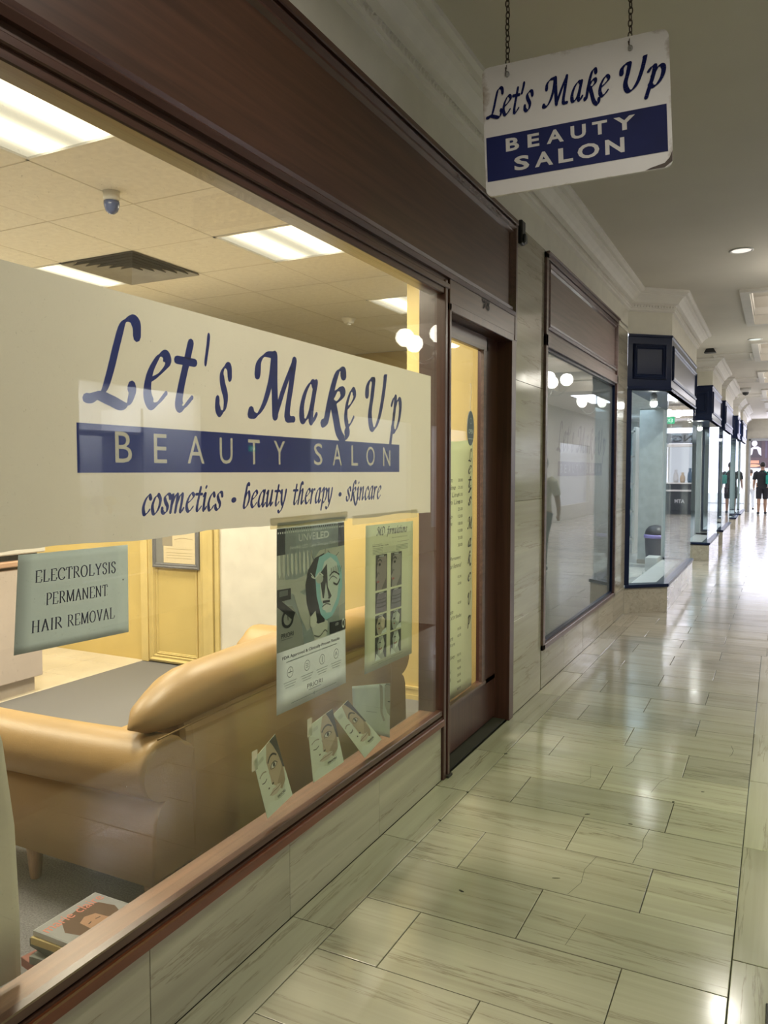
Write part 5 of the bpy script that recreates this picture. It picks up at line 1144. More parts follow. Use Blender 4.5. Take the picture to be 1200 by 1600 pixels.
bx = [(.118, .182), (.200, .275), (.292, .352), (.366, .452), (.470, .545)]
for (u0, u1), ch in zip(bx, 'SALON'): a.text(ch, u0, .085, u1 - .004, .142, SL, 4, bold=.03)
a.build('lettering', sg)
# chains
tor = None
for uu, vv_ in ((.103, SH_ - .045), (.574, SH_ - .048)):
    hp = O0 + U * uu + Vv * vv_; 
    mb = MB(); mb.tube([hp + Nn * .0, hp + Nn * .010], .0085, 10); mb.tube([hp + Nn * .009, hp + Nn * .016], .0055, 6); part('bolt', mb, M_metal, sg)
    mb = MB(); q0 = hp + Nn * .006; mb.tube(spline([q0, q0 + Vv * .012 - U * .004 + Nn * .004, q0 + Vv * .026 - U * .006], 3), .0022, 6); part('hook', mb, M_rust, sg)
    top = Vector((hp.x, hp.y - .006, CEIL)); st = hp + Vv * .03 - Nn * .006; length = top.z - st.z; nl = int(length / .0205)
    for i_ in range(nl + 1):
        c = st + (top - st) * (i_ / nl) + Vector((random.uniform(-.0012, .0012), 0, 0))
        ax = Vector((1, 0, 0)) if i_ % 2 else Vector((.45, .9, 0)).normalized()
        pts_ = []
        for k in range(12):
            t = 2 * math.pi * k / 12; pts_.append(c + ax * (.0065 * math.cos(t)) + Vector((0, 0, 1)) * (.0135 * math.sin(t) + (.004 if math.sin(t) > 0 else -.004) * (abs(math.sin(t)) > .1) * 0))
        mb = MB(); mb.tube(pts_, .0022, 6, closed=True); part('chain_link', mb, M_rust, sg)
    mb = MB(); mb.lathe([(.018, 0), (.018, -.004), (.006, -.008), (.006, -.014), (0, -.014)], tuple(top), 12); part('ceiling_hook', mb, M_metal, sg)

# ================================================================== DOWNLIGHTS
DL = ['round recessed downlight behind the camera position', 'round recessed downlight in front of the hanging sign', 'round greenish recessed downlight to the right of the hanging sign', 'round white downlight nearest the camera beyond the hanging sign', 'greenish round downlight past the first ceiling coffer', 'flat bright downlight deeper along the arcade', 'farthest flat downlight before the arcade end']
for (x, y, c_, pw), lb in zip(DOWN, DL):
    t = empty('downlight', (x, y, CEIL), label=lb, cat='downlight')
    mb = MB(); mb.lathe([(.095, .001), (.097, -.006), (.085, -.010), (.078, -.004), (.076, .02)], (x, y, CEIL), 28); part('rim', mb, M_white, t)
    mb = MB(); mb.lathe([(0, -.0035), (.076, -.0035), (.076, -.0015), (0, -.0015)], (x, y, CEIL), 28); part('lens', mb, emit('lens_%d' % int(y * 10 + 50), c_, 1.1), t)
    area('downlight_beam', (x, y, CEIL - .015), .14, pw, c_, spread=165 if y < 2 else 132)
# ================================================================== CHANDELIERS
def chandelier():
    t = empty('chandelier', (0, 0, 0)); mb = MB(); mb.tube([(0, 0, CEIL), (0, 0, 2.78)], .009, 8); mb.lathe([(.0, -.03), (.05, -.02), (.06, 0)], (0, 0, CEIL + .0), 14); mb.lathe([(0, 0), (.03, .02), (.035, .05), (.015, .09)], (0, 0, 2.72), 12); mb.build('stem', M_metal, t)
    for k in range(5):
        q = 2 * math.pi * (k + .35) / 5; dx_, dy_ = math.cos(q), math.sin(q); R0 = .36
        mb = MB(); mb.tube(spline([(0, 0, 2.77), (dx_ * .12, dy_ * .12, 2.69), (dx_ * .26, dy_ * .26, 2.70), (dx_ * R0, dy_ * R0, 2.79), (dx_ * R0, dy_ * R0, 2.85)], 4), .0055, 6); mb.build('arm', M_metal, t)
        mb = MB(); mb.lathe([(.03, 0), (.055, .012), (.088, .05), (.098, .095), (.088, .14), (.055, .175), (0, .19)], (dx_ * R0, dy_ * R0, 2.835), 16); g = mb.build('globe', MAT.get('globe_glass') or emit('globe_glass', (1, .94, .82), 8.5), t)
    return t
CH = [(.48, 7.9, 'globe chandelier over the walkway beside the salon doorway'), (.46, 12.2, 'globe chandelier between the first two ceiling coffers'), (.50, 16.4, 'globe chandelier hanging beyond the second ceiling coffer'), (.50, 20.7, 'farthest globe chandelier along the arcade')]
c0 = chandelier()
for k, (x, y, lb) in enumerate(CH):
    c = c0 if k == 0 else copy_tree(c0); c.location = (x, y, 0); tag(c, lb, 'chandelier')

# ================================================================== SHOP BAYS
def lettertext(): pass
def bay(y0, y1, xf_, chamfer, label, back=-1.43, glassend=True):
    t = empty('display_bay', (xf_ - .2, (y0 + y1) / 2, 0), label=label, cat='display bay')
    c0_ = (back, y0 - (.34 if chamfer else 0)); c1_ = (xf_, y0 + (0 if chamfer else 0)); c2_ = (xf_, y1); c3_ = (back, y1 + .005)
    pth = [c0_, c1_, c2_, c3_]
    if not chamfer: c0_ = (back, y0); pth[0] = c0_
    # plinth of marble slabs
    mb = MB(); sweep(mb, pth, [(-.05, .27), (-.01, .27), (-.01, 0)]); o = part('plinth_core', mb, M_grout, t)
    for a_, b_ in zip(pth[:-1], pth[1:]):
        A, B = Vector((*a_, 0)), Vector((*b_, 0)); Ln = (B - A).length; d = (B - A).normalized(); nn_ = Vector((d.y, -d.x, 0)); k = max(1, round(Ln / .66))
        for i_ in range(k):
            p, q = A + d * (Ln * i_ / k + .001), A + d * (Ln * (i_ + 1) / k - .001)
            mb = MB(); mb.add([p - nn_ * .02, q - nn_ * .02, q, p] + [v + Vector((0, 0, .268)) for v in (p - nn_ * .02, q - nn_ * .02, q, p)], [(0, 1, 2, 3)[::-1], (4, 5, 6, 7)[::-1], (0, 3, 7, 4)[::-1], (1, 2, 6, 5), (3, 2, 6, 7)[::-1], (0, 1, 5, 4)])
            part('marble_slab', mb, M_slab, t)
    mb = MB(); sweep(mb, pth, [(-.12, .268), (.012, .268), (.016, .28), (.012, .302), (-.12, .302)]); part('cap', mb, M_navy, t)
    # window floor inside the bay
    inner = [pth[0], pth[1], pth[2], (back - .25, pth[2][1]), (back - .25, pth[0][1])]
    mb = MB(); mb.prism([(p[0], p[1]) for p in [pth[0], pth[1], pth[2], pth[3]]], .255, .272); part('display_floor', mb, M_white, t)
    # head box
    mb = MB(); sweep(mb, pth, [(-.06, 2.345), (.004, 2.345), (.012, 2.36), (.0, 2.385), (.0, 2.89), (.010, 2.90), (.010, HEAD), (-.02, HEAD)]); mb.prism([(p[0], p[1]) for p in pth], 2.345, 2.36); part('head_box', mb, M_navy, t)
    for a_, b_ in zip(pth[:-1], pth[1:]):
        A, B = Vector((*a_, 0)), Vector((*b_, 0)); Ln = (B - A).length; d = (B - A).normalized(); nn_ = Vector((d.y, -d.x, 0))
        if Ln > .3: mb = MB(); frame_rect(mb, A + d * .065 + Vector((0, 0, 2.46)), d, Z_, nn_, Ln - .13, .36, .05, .022); part('panel_moulding', mb, M_navy, t)
    # glass
    for k, (a_, b_) in enumerate(zip(pth[:-1], pth[1:])):
        A, B = Vector((*a_, 0)), Vector((*b_, 0)); d = (B - A).normalized(); nn_ = Vector((d.y, -d.x, 0)); A = A - nn_ * .03; B = B - nn_ * .03
        mb = MB(); mb.add([A + Z_ * .30, B + Z_ * .30, B + Z_ * 2.346, A + Z_ * 2.346] + [p - nn_ * .006 for p in (A + Z_ * .30, B + Z_ * .30, B + Z_ * 2.346, A + Z_ * 2.346)], [(0, 1, 2, 3), (7, 6, 5, 4), (0, 4, 5, 1), (3, 2, 6, 7), (0, 3, 7, 4), (1, 5, 6, 2)])
        part('glass_pane', mb, M_glass2, t)
    # navy stile against the wall
    mb = MB(); d = (Vector((*pth[1], 0)) - Vector((*pth[0], 0))).normalized(); A = Vector((*pth[0], 0)); nn_ = Vector((d.y, -d.x, 0))
    q = [A, A + d * .055, A + d * .055 - nn_ * .05, A - nn_ * .05]; mb.prism([(p.x, p.y) for p in q], .30, 2.35); part('stile', mb, M_navy, t)
    return t
bay(8.76, 11.45, -1.04, True, 'nearest navy and glass display bay with angled corner, beyond the brown framed window')
bay(14.06, 16.3, -1.02, False, 'second navy headed glass bay along the arcade')
bay(17.21, 20.0, -1.0, False, 'third glass bay with a pale poster in its window')
bay(22.01, 23.4, -.98, False, 'fourth glass bay, small and blue lit')
bay(24.06, 27.0, -.95, False, 'farthest glass bay before the arcade exit')
# interior of the shops behind the bays
mb = MB(); mb.box((-6.5, 8.0, -.1), (-1.43, 31.6, -.001)); o = mb.build('floor_shop', plain('pale_shop_floor', (.66, .65, .62), .25, noise=.03)); tag(o, kind='structure')
mb = MB(); mb.box((-6.5, 7.95, 2.5), (-1.44, 31.6, 2.6)); o = mb.build('ceiling_shop', plain('white_shop_ceiling', (.82, .84, .86), .6)); tag(o, kind='structure')
mb = MB(); mb.box((-6.6, 7.9, 0), (-6.5, 31.6, 2.6)); mb.box((-6.5, 7.82, 0), (-1.5, 7.95, 2.6))
for yy in (16.6, 20.8): mb.box((-6.5, yy, 0), (-2.6, yy + .1, 2.6))
o = mb.build('wall_shop', plain('shop_wall', (.74, .78, .80), .6)); tag(o, kind='structure')
M_pil = plain('grey_pillar_paint', (.50, .53, .53), .6)
pw = empty('shop_pillar', (-1.85, 13.26, 0), label='wide grey square pillar behind the nearest bay glass', cat='pillar')
mb = MB(); mb.box((-2.03, 13.15, .07), (-1.58, 13.55, 2.5)); part('shaft', mb, M_pil, pw); mb = MB(); mb.box((-2.04, 13.14, 0), (-1.57, 13.56, .07)); part('base', mb, plain('pillar_base', (.42, .38, .34), .5), pw)
# doorway posts between bays
for k, (y_, lb) in enumerate(((11.55, 'white doorway post just past the nearest bay'), (13.95, 'white doorway post before the second bay'), (16.42, 'white post behind the second bay'), (20.1, 'white post behind the third bay'))):
    t = empty('door_post', (-1.40, y_, 0), label=lb, cat='post'); mb = MB(); mb.box((-1.46, y_ - .05, .0), (-1.36, y_ + .04, 2.355), 0, .004); part('shaft', mb, M_white, t)
    mb = MB(); mb.box((-1.48, y_ - .07, 0), (-1.34, y_ + .06, .12), 0, .004); part('foot', mb, M_white, t)
for q in (((-1.46, 11.47, 2.36), (-1.43, 14.04, HEAD)), ((-1.46, 16.32, 2.36), (-1.43, 17.19, HEAD)), ((-1.46, 20.02, 2.36), (-1.43, 21.99, HEAD)), ((-1.3, 23.41, 2.36), (-1.2, 24.05, HEAD)), ((-1.46, 27.06, 0), (-1.1, 31.5, CEIL))):
    mb = MB(); mb.box(*q); o = mb.build('wall_infill', M_wallp); tag(o, kind='structure')
# stepped white plinth and waste bin behind the glass
t = empty('step_block', (-1.5, 11.0, 0), label='white two-step block standing at the bottom of the nearest bay', cat='block')
mb = MB(); mb.box((-1.62, 10.9, .0), (-1.42, 11.35, .14), 0, .004); part('lower_step', mb, M_white, t); mb = MB(); mb.box((-1.60, 11.0, .14), (-1.44, 11.34, .33), 0, .004); part('upper_step', mb, M_white, t)
t = empty('waste_bin', (-1.72, 12.85, 0), label='dark grey waste bin with a lilac liner beside the grey pillar', cat='bin')
mb = MB(); mb.lathe([(.13, 0), (.135, .02), (.165, .48), (.16, .5)], (-1.70, 12.75, 0), 20); part('body', mb, plain('bin_grey', (.13, .13, .16), .5), t)
mb = MB(); mb.lathe([(.172, .46), (.178, .475), (.176, .50), (.168, .515), (.16, .505)], (-1.70, 12.75, 0), 24); o = part('liner', mb, plain('lilac_liner', (.38, .32, .70), .35), t); o['label'] = 'lilac plastic liner folded over the rim'
mb = MB(); mb.lathe([(.168, .50), (.15, .58), (.10, .64), (.03, .66), (0, .66)], (-1.70, 12.75, 0), 20); part('lid', mb, plain('bin_lid', (.09, .09, .11), .4), t)
# coloured goods deep in the first shop
teal = [plain('teal_goods', (.02, .34, .36), .5), plain('aqua_goods', (.25, .62, .68), .5), plain('white_goods', (.8, .82, .82), .5), plain('green_goods', (.05, .35, .18), .5)]
t = empty('goods_rack', (-3.0, 14.9, 0), label='rack of teal and aqua goods at the far left inside the nearest shop', cat='rack')
mb = MB()
for z_ in (.25, .75, 1.25, 1.75, 2.2): mb.box((-3.6, 14.7, z_), (-2.35, 15.1, z_ + .03))
mb.box((-3.62, 14.7, 0), (-3.58, 15.1, 2.3)); mb.box((-2.37, 14.7, 0), (-2.33, 15.1, 2.3)); part('shelving', mb, M_white, t)
CT = [(.285, 0, 'teal carton alone on the lowest shelf of the goods rack'), (.785, 3, 'green carton on the second shelf of the goods rack'), (1.285, 2, 'white carton on the third shelf of the goods rack'), (1.785, 1, 'aqua carton on the top filled shelf of the goods rack')]
for z_, ci, lb in CT:
    mb = MB(); mb.box((-3.3, 14.75, z_), (-2.45, 15.0, z_ + .40), 0, .01); o = mb.build('goods_box', teal[ci]); tag(o, lb, 'box', 'cartons on the goods rack')
for yy, pw_ in ((9.6, 24), (12.6, 13), (15.2, 11), (18.6, 16), (22.5, 22), (25.5, 22)):
    area('shop_light', (-2.4, yy, 2.48), 1.2, pw_, (.68, .87, 1.0), (0, 0, 0), 1.6)
# spot lamps added near the bay glass head for a highlight on the floor
for k, (x, y, lb) in enumerate(((-1.245, 9.0, 'bright little added spot lamp at the glass head of the nearest bay'), (-1.2, 10.6, 'second added spot lamp inside the nearest bay'), (-1.25, 14.6, 'added spot lamp inside the second bay'))):
    t = empty('added_spot_lamp', (x, y, 2.34), label=lb, cat='spotlight'); mb = MB(); mb.lathe([(.02, 0), (.035, -.02), (.04, -.09), (.038, -.09)], (x, y, 2.345), 14); part('can', mb, M_white, t)
    mb = MB(); mb.lathe([(0, -.150), (.022, -.142), (.038, -.120), (.038, -.105), (.022, -.085), (0, -.08)], (x, y, 2.345), 14); part('lamp', mb, emit('spot_face', (1, .97, .9), 110), t)
# hanging poster in third bay, clothes in windows
e = empty('window_poster', (-1.03, 17.6, 1.4), label='long pale pink text poster inside the third bay glass', cat='poster')
mb = MB(); mb.box((-1.045, 17.3, 1.0), (-1.04, 19.6, 2.3)); part('paper', mb, plain('pink_white_paper', (.72, .66, .70), .6), e)
a = Art((-1.0398, 17.3, 1.0), Y_, Z_, X_, .0006)
for k in range(14): a.rect(.2, .12 + k * .08, 2.1 - (k % 3) * .3, .14 + k * .08, (150, 140, 160), 1)
a.build('print', e)
# ceiling camera and gadgets
t = empty('dome_camera', (-.72, 19.4, CEIL), label='white dome security camera with black eye on the ceiling', cat='camera')
mb = MB(); mb.lathe([(.11, 0), (.11, -.05), (.09, -.09), (.06, -.1)], (-.72, 19.4, CEIL), 18); part('housing', mb, M_white, t); mb = MB(); mb.lathe([(.07, -.08), (.07, -.11), (.05, -.15), (0, -.17)], (-.72, 19.4, CEIL), 14); part('eye', mb, M_black, t)
t = empty('exit_light', (-1.02, 13.2, 3.2), label='small black wedge fitting beside the cornice end of the nearest bay', cat='fitting')
mb = MB(); mb.prism([(-1.07, 3.30), (-.90, 3.30), (-.94, 3.37), (-1.03, 3.37)], 12.9, 13.05, axis=1); part('body', mb, M_black, t)
# green exit sign (seen mirrored in the glass)
def exit_sign(x0, y0, x1, z0, z1, U_, N_, label):
    c = Vector((x0, y0, 0)); W_ = (Vector((x1[0], x1[1], 0)) - c).length; H_ = z1 - z0; O = Vector((x0, y0, z0))
    t = empty('exit_sign', (x0, y0, z0), label=label, cat='sign')
    mb = MB(); q = [O, O + U_ * W_, O + U_ * W_ - N_ * .03, O - N_ * .03]; mb.add([p for p in q] + [p + Z_ * H_ for p in q], [(0, 1, 2, 3), (7, 6, 5, 4), (0, 4, 5, 1), (1, 5, 6, 2), (2, 6, 7, 3), (3, 7, 4, 0)])
    part('lit_face', mb, emit('exit_green', (.05, .8, .35), 1.2), t)
    mb = MB(); p = O + U_ * W_ * .5 - N_ * .015; mb.tube([p + Z_ * H_, p + Z_ * (H_ + .12)] if N_.x else [p + Z_ * H_, Vector((p.x, p.y, CEIL))], .006, 6); part('bracket', mb, M_white, t)
    a = Art(O, U_, Z_, N_, .001); a.text('EXIT', W_ * .15, H_ * .25, W_ * .85, H_ * .75, emit('exit_white', (.9, 1, .95), 2.2), 1); a.build('lettering', t)
exit_sign(.14, 20.0, (.44, 20.0), 2.64, 2.80, X_, -Y_, 'lit green exit sign hanging over the far walkway, mirrored in the nearest bay glass')
exit_sign(2.895, 7.92, (2.895, 7.78), 1.74, 1.81, -Y_, -X_, 'tiny green exit sign on the opposite wall, mirrored in the blue band')

# ------------------------------------------------------------------ kiosk with cash machine and lit case (mirrored in the bays)
t = empty('kiosk', (.9, 28.9, 0), label='kiosk with dark cash machine base, lit white case and grey header', cat='kiosk')
KY = 28.6
mb = MB(); mb.box((.45, KY, 0), (1.40, KY + .8, 1.06), 0, .01); part('base', mb, plain('kiosk_charcoal', (.035, .04, .055), .4), t)
mb = MB(); mb.box((.43, KY - .04, .80), (1.40, KY, .86)); mb.box((.43, KY - .02, 1.06), (1.42, KY + .82, 1.10)); part('shelf', mb, M_white, t)
mb = MB()
for xx, yy in ((.45, KY), (1.34, KY), (.45, KY + .75), (1.34, KY + .75)): mb.box((xx, yy, 1.10), (xx + .06, yy + .05, 2.34))
mb.box((.43, KY - .02, 2.34), (1.42, KY + .82, 2.43)); part('case_frame', mb, M_white, t)
mb = MB(); mb.box((.50, KY + .70, 1.10), (1.34, KY + .72, 2.34)); part('lit_back', mb, emit('case_glow', (.85, .90, 1.0), 1.1), t)
mb = MB(); mb.box((.36, KY - .02, 2.45), (1.5, KY + .05, 2.80)); mb.box((.5, KY, 2.42), (.54, KY + .04, 2.46)); mb.box((1.3, KY, 2.42), (1.34, KY + .04, 2.46)); part('header', mb, plain('header_grey', (.20, .23, .27), .5), t)
for k, (xx, hh, cc, lb2) in enumerate(((.62, .5, (.12, .2, .3), 'blue goods'), (.86, .35, (.6, .45, .3), 'tan goods'), (1.08, .45, (.7, .7, .72), 'white goods'))):
    mb = MB(); mb.lathe([(.07, 0), (.09, .1), (.08, hh * .6), (.04, hh * .8), (.05, hh), (0, hh)], (xx, KY + .35, 1.10), 12); part('display_item', mb, plain(lb2.replace(' ', '_'), cc, .6), t)
a = Art((.45, KY - .001, 0), X_, Z_, -Y_, .001); a.text('ATM', .30, .40, .62, .53, (225, 228, 232), 1, bold=.02); a.build('lettering', t)
a = Art((.36, KY - .021, 0), X_, Z_, -Y_, .001); a.text('NG', .15, 2.50, .80, 2.74, (26, 30, 40), 1, bold=.02); a.build('lettering', t)

# ------------------------------------------------------------------ end of the arcade and the street outside
mb = MB(); mb.box((-6.6, 31.5, 0), (-.97, 31.7, CEIL + .4)); mb.box((-.97, 31.5, 2.62), (3.0, 31.7, CEIL + .4)); mb.box((2.7, 31.5, 0), (3.0, 31.7, 2.7)); o = mb.build('wall_end', M_wallp); tag(o, kind='structure')
mb = MB(); mb.box((-1.02, 31.44, 0), (-.95, 31.5, 2.66)); mb.box((-1.02, 31.44, 2.60), (2.75, 31.5, 2.68)); o = mb.build('trim_3', plain('portal_metal', (.45, .47, .5), .4)); tag(o, kind='structure')
mb = MB(); mb.box((-12, 31.6, -.14), (14, 60, -.02)); o = mb.build('floor_street', plain('pale_street_paving', (.62, .62, .62), .6)); tag(o, kind='structure')
t = empty('street_shop', (0, 40, 0), label='shop across the street with a dark brown picture band, beyond the exit', cat='building')
mb = MB(); mb.box((-5, 40, 0), (8, 41, 5.5)); part('facade', mb, plain('pale_facade', (.75, .75, .75), .7), t)
mb = MB(); mb.box((-2.2, 39.85, 1.65), (3.0, 40.0, 3.0)); part('picture_band', mb, plain('dark_brown_sign', (.06, .035, .04), .5), t)
a = Art((-2.2, 39.84, 1.65), X_, Z_, -Y_, .002)
a.rect(.9, .48, 1.45, 1.28, (54, 44, 50), 1); a.ell(1.15, 1.12, .12, .14, (196, 190, 192), 3); a.poly([(.98, .55), (1.0, .9), (1.12, .98), (1.3, .98), (1.42, .9), (1.44, .55), (1.34, .62), (1.25, .86), (1.1, .86), (1.06, .62)], (184, 176, 180), 2)
for k in range(6): a.rect(1.6 + k * .22, .45, 1.68 + k * .22, 1.25, (74, 62, 80), 1)
a.rect(.85, .2, 1.35, .34, (176, 124, 100), 1); a.ell(1.1, .1, .3, .07, (196, 140, 110), 1)
a.build('picture', t)
mb = MB(); mb.box((-4, 39.4, 3.05), (6, 40, 3.25)); part('awning', mb, M_white, t)

# ================================================================== PEOPLE
def skinmesh(name, joints, edges, mat, parent, sub=2):
    me = bpy.data.meshes.new(name); me.from_pydata([j[:3] for j in joints], edges, []); o = bpy.data.objects.new(name, me); COL.objects.link(o); o.parent = parent
    sm = o.modifiers.new('skin', 'SKIN'); 
    if not me.skin_vertices: me.attributes  # layer is created with the modifier below
    return o
def blob_chain(mb, pts, rad, n=12, mi=0, sx=1.0):
    """closed tapering tube through smooth points with elliptical section and rounded ends"""
    P_ = [Vector(p) for p in pts]; m = len(P_); vs_ = []; prev = None
    for i_, p in enumerate(P_):
        d = (P_[min(i_ + 1, m - 1)] - P_[max(i_ - 1, 0)]).normalized()
        u = Vector((1, 0, 0)); u = (u - d * u.dot(d)).normalized(); v = d.cross(u)
        r_ = rad[i_]; ra, rb = r_ if isinstance(r_, tuple) else (r_, r_)
        for k in range(n): q = 2 * math.pi * k / n; vs_.append(p + u * ra * math.cos(q) + v * rb * math.sin(q))
    fs_ = [[i_ * n + k, i_ * n + (k + 1) % n, (i_ + 1) * n + (k + 1) % n, (i_ + 1) * n + k] for i_ in range(m - 1) for k in range(n)] + [list(range(n))[::-1], list(range((m - 1) * n, m * n))]
    mb.add(vs_, fs_, mi, True)
def person(loc, rz, H, label, top, bottom, skin, hair, shorts=False, step=.12, bag=None, longhair=False):
    t = empty('person', loc, rz, label=label, cat='person'); s = H / 1.75
    # body: one continuous skin surface fused with a remesh modifier
    mb = MB()
    for sd in (-1, 1):
        f = step * sd
        blob_chain(mb, [(sd * .09 * s, 0, .93 * s), (sd * .095 * s, f * .3, .75 * s), (sd * .095 * s, f * .6 - .01, .49 * s), (sd * .095 * s, f * .85 + .02, .34 * s), (sd * .10 * s, f + .03, .09 * s), (sd * .105 * s, f + .02, .05 * s)], [.095 * s, .085 * s, .058 * s, .056 * s, .037 * s, .04 * s])
        blob_chain(mb, [(sd * .105 * s, f + .07, .035 * s), (sd * .11 * s, f - .04, .035 * s), (sd * .115 * s, f - .15, .028 * s)], [(.036 * s, .034 * s), (.042 * s, .034 * s), (.038 * s, .022 * s)])
        blob_chain(mb, [(sd * .17 * s, 0, 1.42 * s), (sd * .215 * s, .01, 1.36 * s), (sd * .25 * s, .02 - f * .3, 1.12 * s), (sd * .26 * s, -.02 - f * .8, .98 * s), (sd * .265 * s, -.05 - f, .87 * s)], [.055 * s, .055 * s, .042 * s, .036 * s, .026 * s])
        for k in range(4):
            blob_chain(mb, [(sd * .265 * s, -.05 - f + (k - 1.5) * .018 * s, .88 * s), (sd * .268 * s, -.055 - f + (k - 1.5) * .021 * s, .81 * s), (sd * .258 * s, -.055 - f + (k - 1.5) * .019 * s, (.765 + .006 * abs(k - 1.5)) * s)], [.012 * s, .0095 * s, .007 * s], 7)
        blob_chain(mb, [(sd * .262 * s, -.05 - f - .02, .87 * s), (sd * .25 * s, -.055 - f - .045, .82 * s)], [.012 * s, .008 * s], 7)
    blob_chain(mb, [(0, 0, .88 * s), (0, 0, .98 * s), (0, 0, 1.12 * s), (0, 0, 1.28 * s), (0, 0, 1.40 * s), (0, 0, 1.46 * s), (0, -.01, 1.54 * s)], [(.13 * s, .10 * s), (.155 * s, .11 * s), (.14 * s, .095 * s), (.165 * s, .11 * s), (.155 * s, .09 * s), (.075 * s, .06 * s), (.055 * s, .055 * s)], 16)
    blob_chain(mb, [(0, -.03, 1.50 * s), (0, -.035, 1.54 * s), (0, -.02, 1.60 * s), (0, -.01, 1.66 * s), (0, 0, 1.72 * s), (0, .005, 1.75 * s)], [(.04 * s, .045 * s), (.058 * s, .07 * s), (.072 * s, .088 * s), (.077 * s, .095 * s), (.062 * s, .075 * s), (.02 * s, .025 * s)], 16)
    blob_chain(mb, [(0, -.105 * s, 1.65 * s), (0, -.125 * s, 1.61 * s), (0, -.105 * s, 1.59 * s)], [.008 * s, .014 * s, .012 * s], 8)
    for sd in (-1, 1): blob_chain(mb, [(sd * .075 * s, .0, 1.655 * s), (sd * .084 * s, .01, 1.63 * s), (sd * .078 * s, .0, 1.60 * s)], [.010 * s, .014 * s, .008 * s], 8)
    b = mb.build('body', plain('skin_%d' % int(skin[0] * 100), skin, .55), t); rm = b.modifiers.new('fuse', 'REMESH'); rm.mode = 'VOXEL'; rm.voxel_size = .011 * s; rm.use_smooth_shade = True
    mb = MB()
    for sd in (-1, 1): mb.lathe([(0, -.006), (.007, -.004), (.008, 0), (.006, .005), (0, .007)], (sd * .03 * s, -.108 * s, 1.645 * s), 8)
    mb.build('eye', ink((30, 26, 24)), t)
    mb = MB(); blob_chain(mb, [(-.022, -.112 * s, 1.565 * s), (0, -.118 * s, 1.563 * s), (.022, -.112 * s, 1.565 * s)], [.004, .007, .004], 8); mb.build('mouth', ink((130, 74, 66)), t)
    mb = MB(); hz = 1.50 if longhair else 1.60
    blob_chain(mb, [(0, .055 * s, hz * s), (0, .04 * s, 1.64 * s), (0, .022 * s, 1.69 * s), (0, .012 * s, 1.74 * s), (0, .01 * s, 1.772 * s)], [(.06 * s, .045 * s), (.084 * s, .075 * s), (.085 * s, .092 * s), (.066 * s, .078 * s), (.02 * s, .02 * s)], 16); mb.build('hair', plain('hair_%d' % int(hair[0] * 1000), hair, .6), t)
    mb = MB()
    blob_chain(mb, [(0, 0, .90 * s), (0, 0, .98 * s), (0, 0, 1.12 * s), (0, 0, 1.28 * s), (0, 0, 1.40 * s), (0, 0, 1.455 * s), (0, 0, 1.485 * s)], [(.172 * s, .128 * s), (.172 * s, .126 * s), (.158 * s, .112 * s), (.182 * s, .126 * s), (.175 * s, .108 * s), (.095 * s, .075 * s), (.07 * s, .066 * s)], 18)
    for sd in (-1, 1):
        f = step * sd; blob_chain(mb, [(sd * .14 * s, 0, 1.425 * s), (sd * .215 * s, .01, 1.37 * s), (sd * .243 * s, .015 - f * .15, 1.24 * s), (sd * .25 * s, .02 - f * .2, 1.17 * s)], [.062 * s, .07 * s, .063 * s, .062 * s])
    o = mb.build('shirt', plain('cloth_%d_%d' % (int(top[0] * 1000), int(top[2] * 1000)), top, .85), t); rm = o.modifiers.new('fuse', 'REMESH'); rm.mode = 'VOXEL'; rm.voxel_size = .012 * s; rm.use_smooth_shade = True
    mb = MB(); zl = .50 if shorts else .10
    blob_chain(mb, [(0, 0, .86 * s), (0, 0, .93 * s), (0, 0, 1.0 * s)], [(.165 * s, .125 * s), (.168 * s, .128 * s), (.16 * s, .118 * s)], 18)
    for sd in (-1, 1):
        f = step * sd; pts_ = [(sd * .09 * s, 0, .90 * s), (sd * .097 * s, f * .3, .75 * s), (sd * .10 * s, f * .58 - .005, .52 * s)]; rd = [.105 * s, .100 * s, .088 * s]
        if not shorts: pts_ += [(sd * .098 * s, f * .85 + .02, .32 * s), (sd * .10 * s, f + .03, .10 * s)]; rd = [.105 * s, .096 * s, .072 * s, .066 * s, .056 * s]
        blob_chain(mb, pts_, rd)
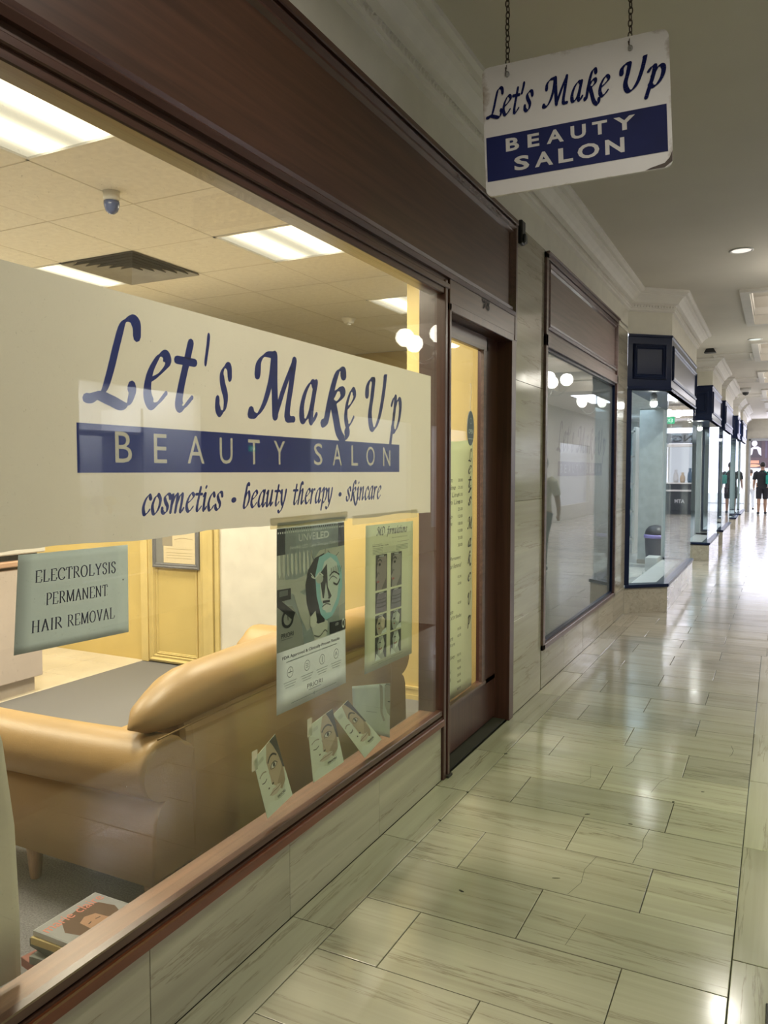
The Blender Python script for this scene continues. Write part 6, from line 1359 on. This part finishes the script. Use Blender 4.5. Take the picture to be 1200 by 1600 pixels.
    o = mb.build('shorts' if shorts else 'trousers', plain('cloth_%d_%d' % (int(bottom[0] * 1000), int(bottom[2] * 1000)), bottom, .85), t); rm = o.modifiers.new('fuse', 'REMESH'); rm.mode = 'VOXEL'; rm.voxel_size = .012 * s; rm.use_smooth_shade = True
    for sd in (-1, 1):
        f = step * sd; mb = MB(); blob_chain(mb, [(sd * .105 * s, f + .085, .045 * s), (sd * .11 * s, f - .03, .042 * s), (sd * .115 * s, f - .17, .03 * s)], [(.044 * s, .042 * s), (.05 * s, .040 * s), (.044 * s, .026 * s)], 12); mb.build('shoe', plain('shoe_dark', (.03, .03, .035), .5), t)
    if bag:
        mb = MB(); roundbox(mb, (-.29 * s, .10, 1.02 * s), (-.10 * s, .22, 1.33 * s), .04, 3); mb.build('bag', plain('bag_teal', bag, .6), t)
        mb = MB(); mb.tube(spline([(-.2 * s, .12, 1.3 * s), (-.08 * s, .1, 1.44 * s), (.06 * s, -.09, 1.40 * s)], 5), .012, 6); mb.build('bag_strap', plain('bag_teal', bag, .6), t)
    return t
SKN = (.42, .26, .18)
person((-.52, 30.2, 0), R(180), 1.80, 'person in black t-shirt and shorts with a teal bag walking away at the exit', (.02, .022, .028), (.02, .022, .03), SKN, (.02, .015, .012), shorts=True, bag=(.02, .32, .27))
person((-.98, 33.2, 0), R(180), 1.55, 'person in white clothes striding outside the arcade exit', (.75, .76, .76), (.55, .56, .58), SKN, (.06, .04, .03), step=.2)
person((.30, 11.6, 0), R(20), 1.70, 'person in cream shirt and dark trousers, seen mirrored in the marble pilaster', (.55, .50, .40), (.06, .06, .065), SKN, (.04, .03, .02))
person((.62, 10.6, 0), R(-10), 1.66, 'person in dark jacket, seen mirrored beside the window frame', (.07, .075, .08), (.05, .05, .06), SKN, (.03, .022, .018), step=.08)
# ------------------------------------------------------------------ black mat edge at the lower right
MATX = 0.0010
o = MB().box((MATX, .9, 0), (.06, 2.38, .006), 0, .002).build('floor_mat', M_black); tag(o, 'black rubber mat edge on the border tiles at the lower right', 'mat')
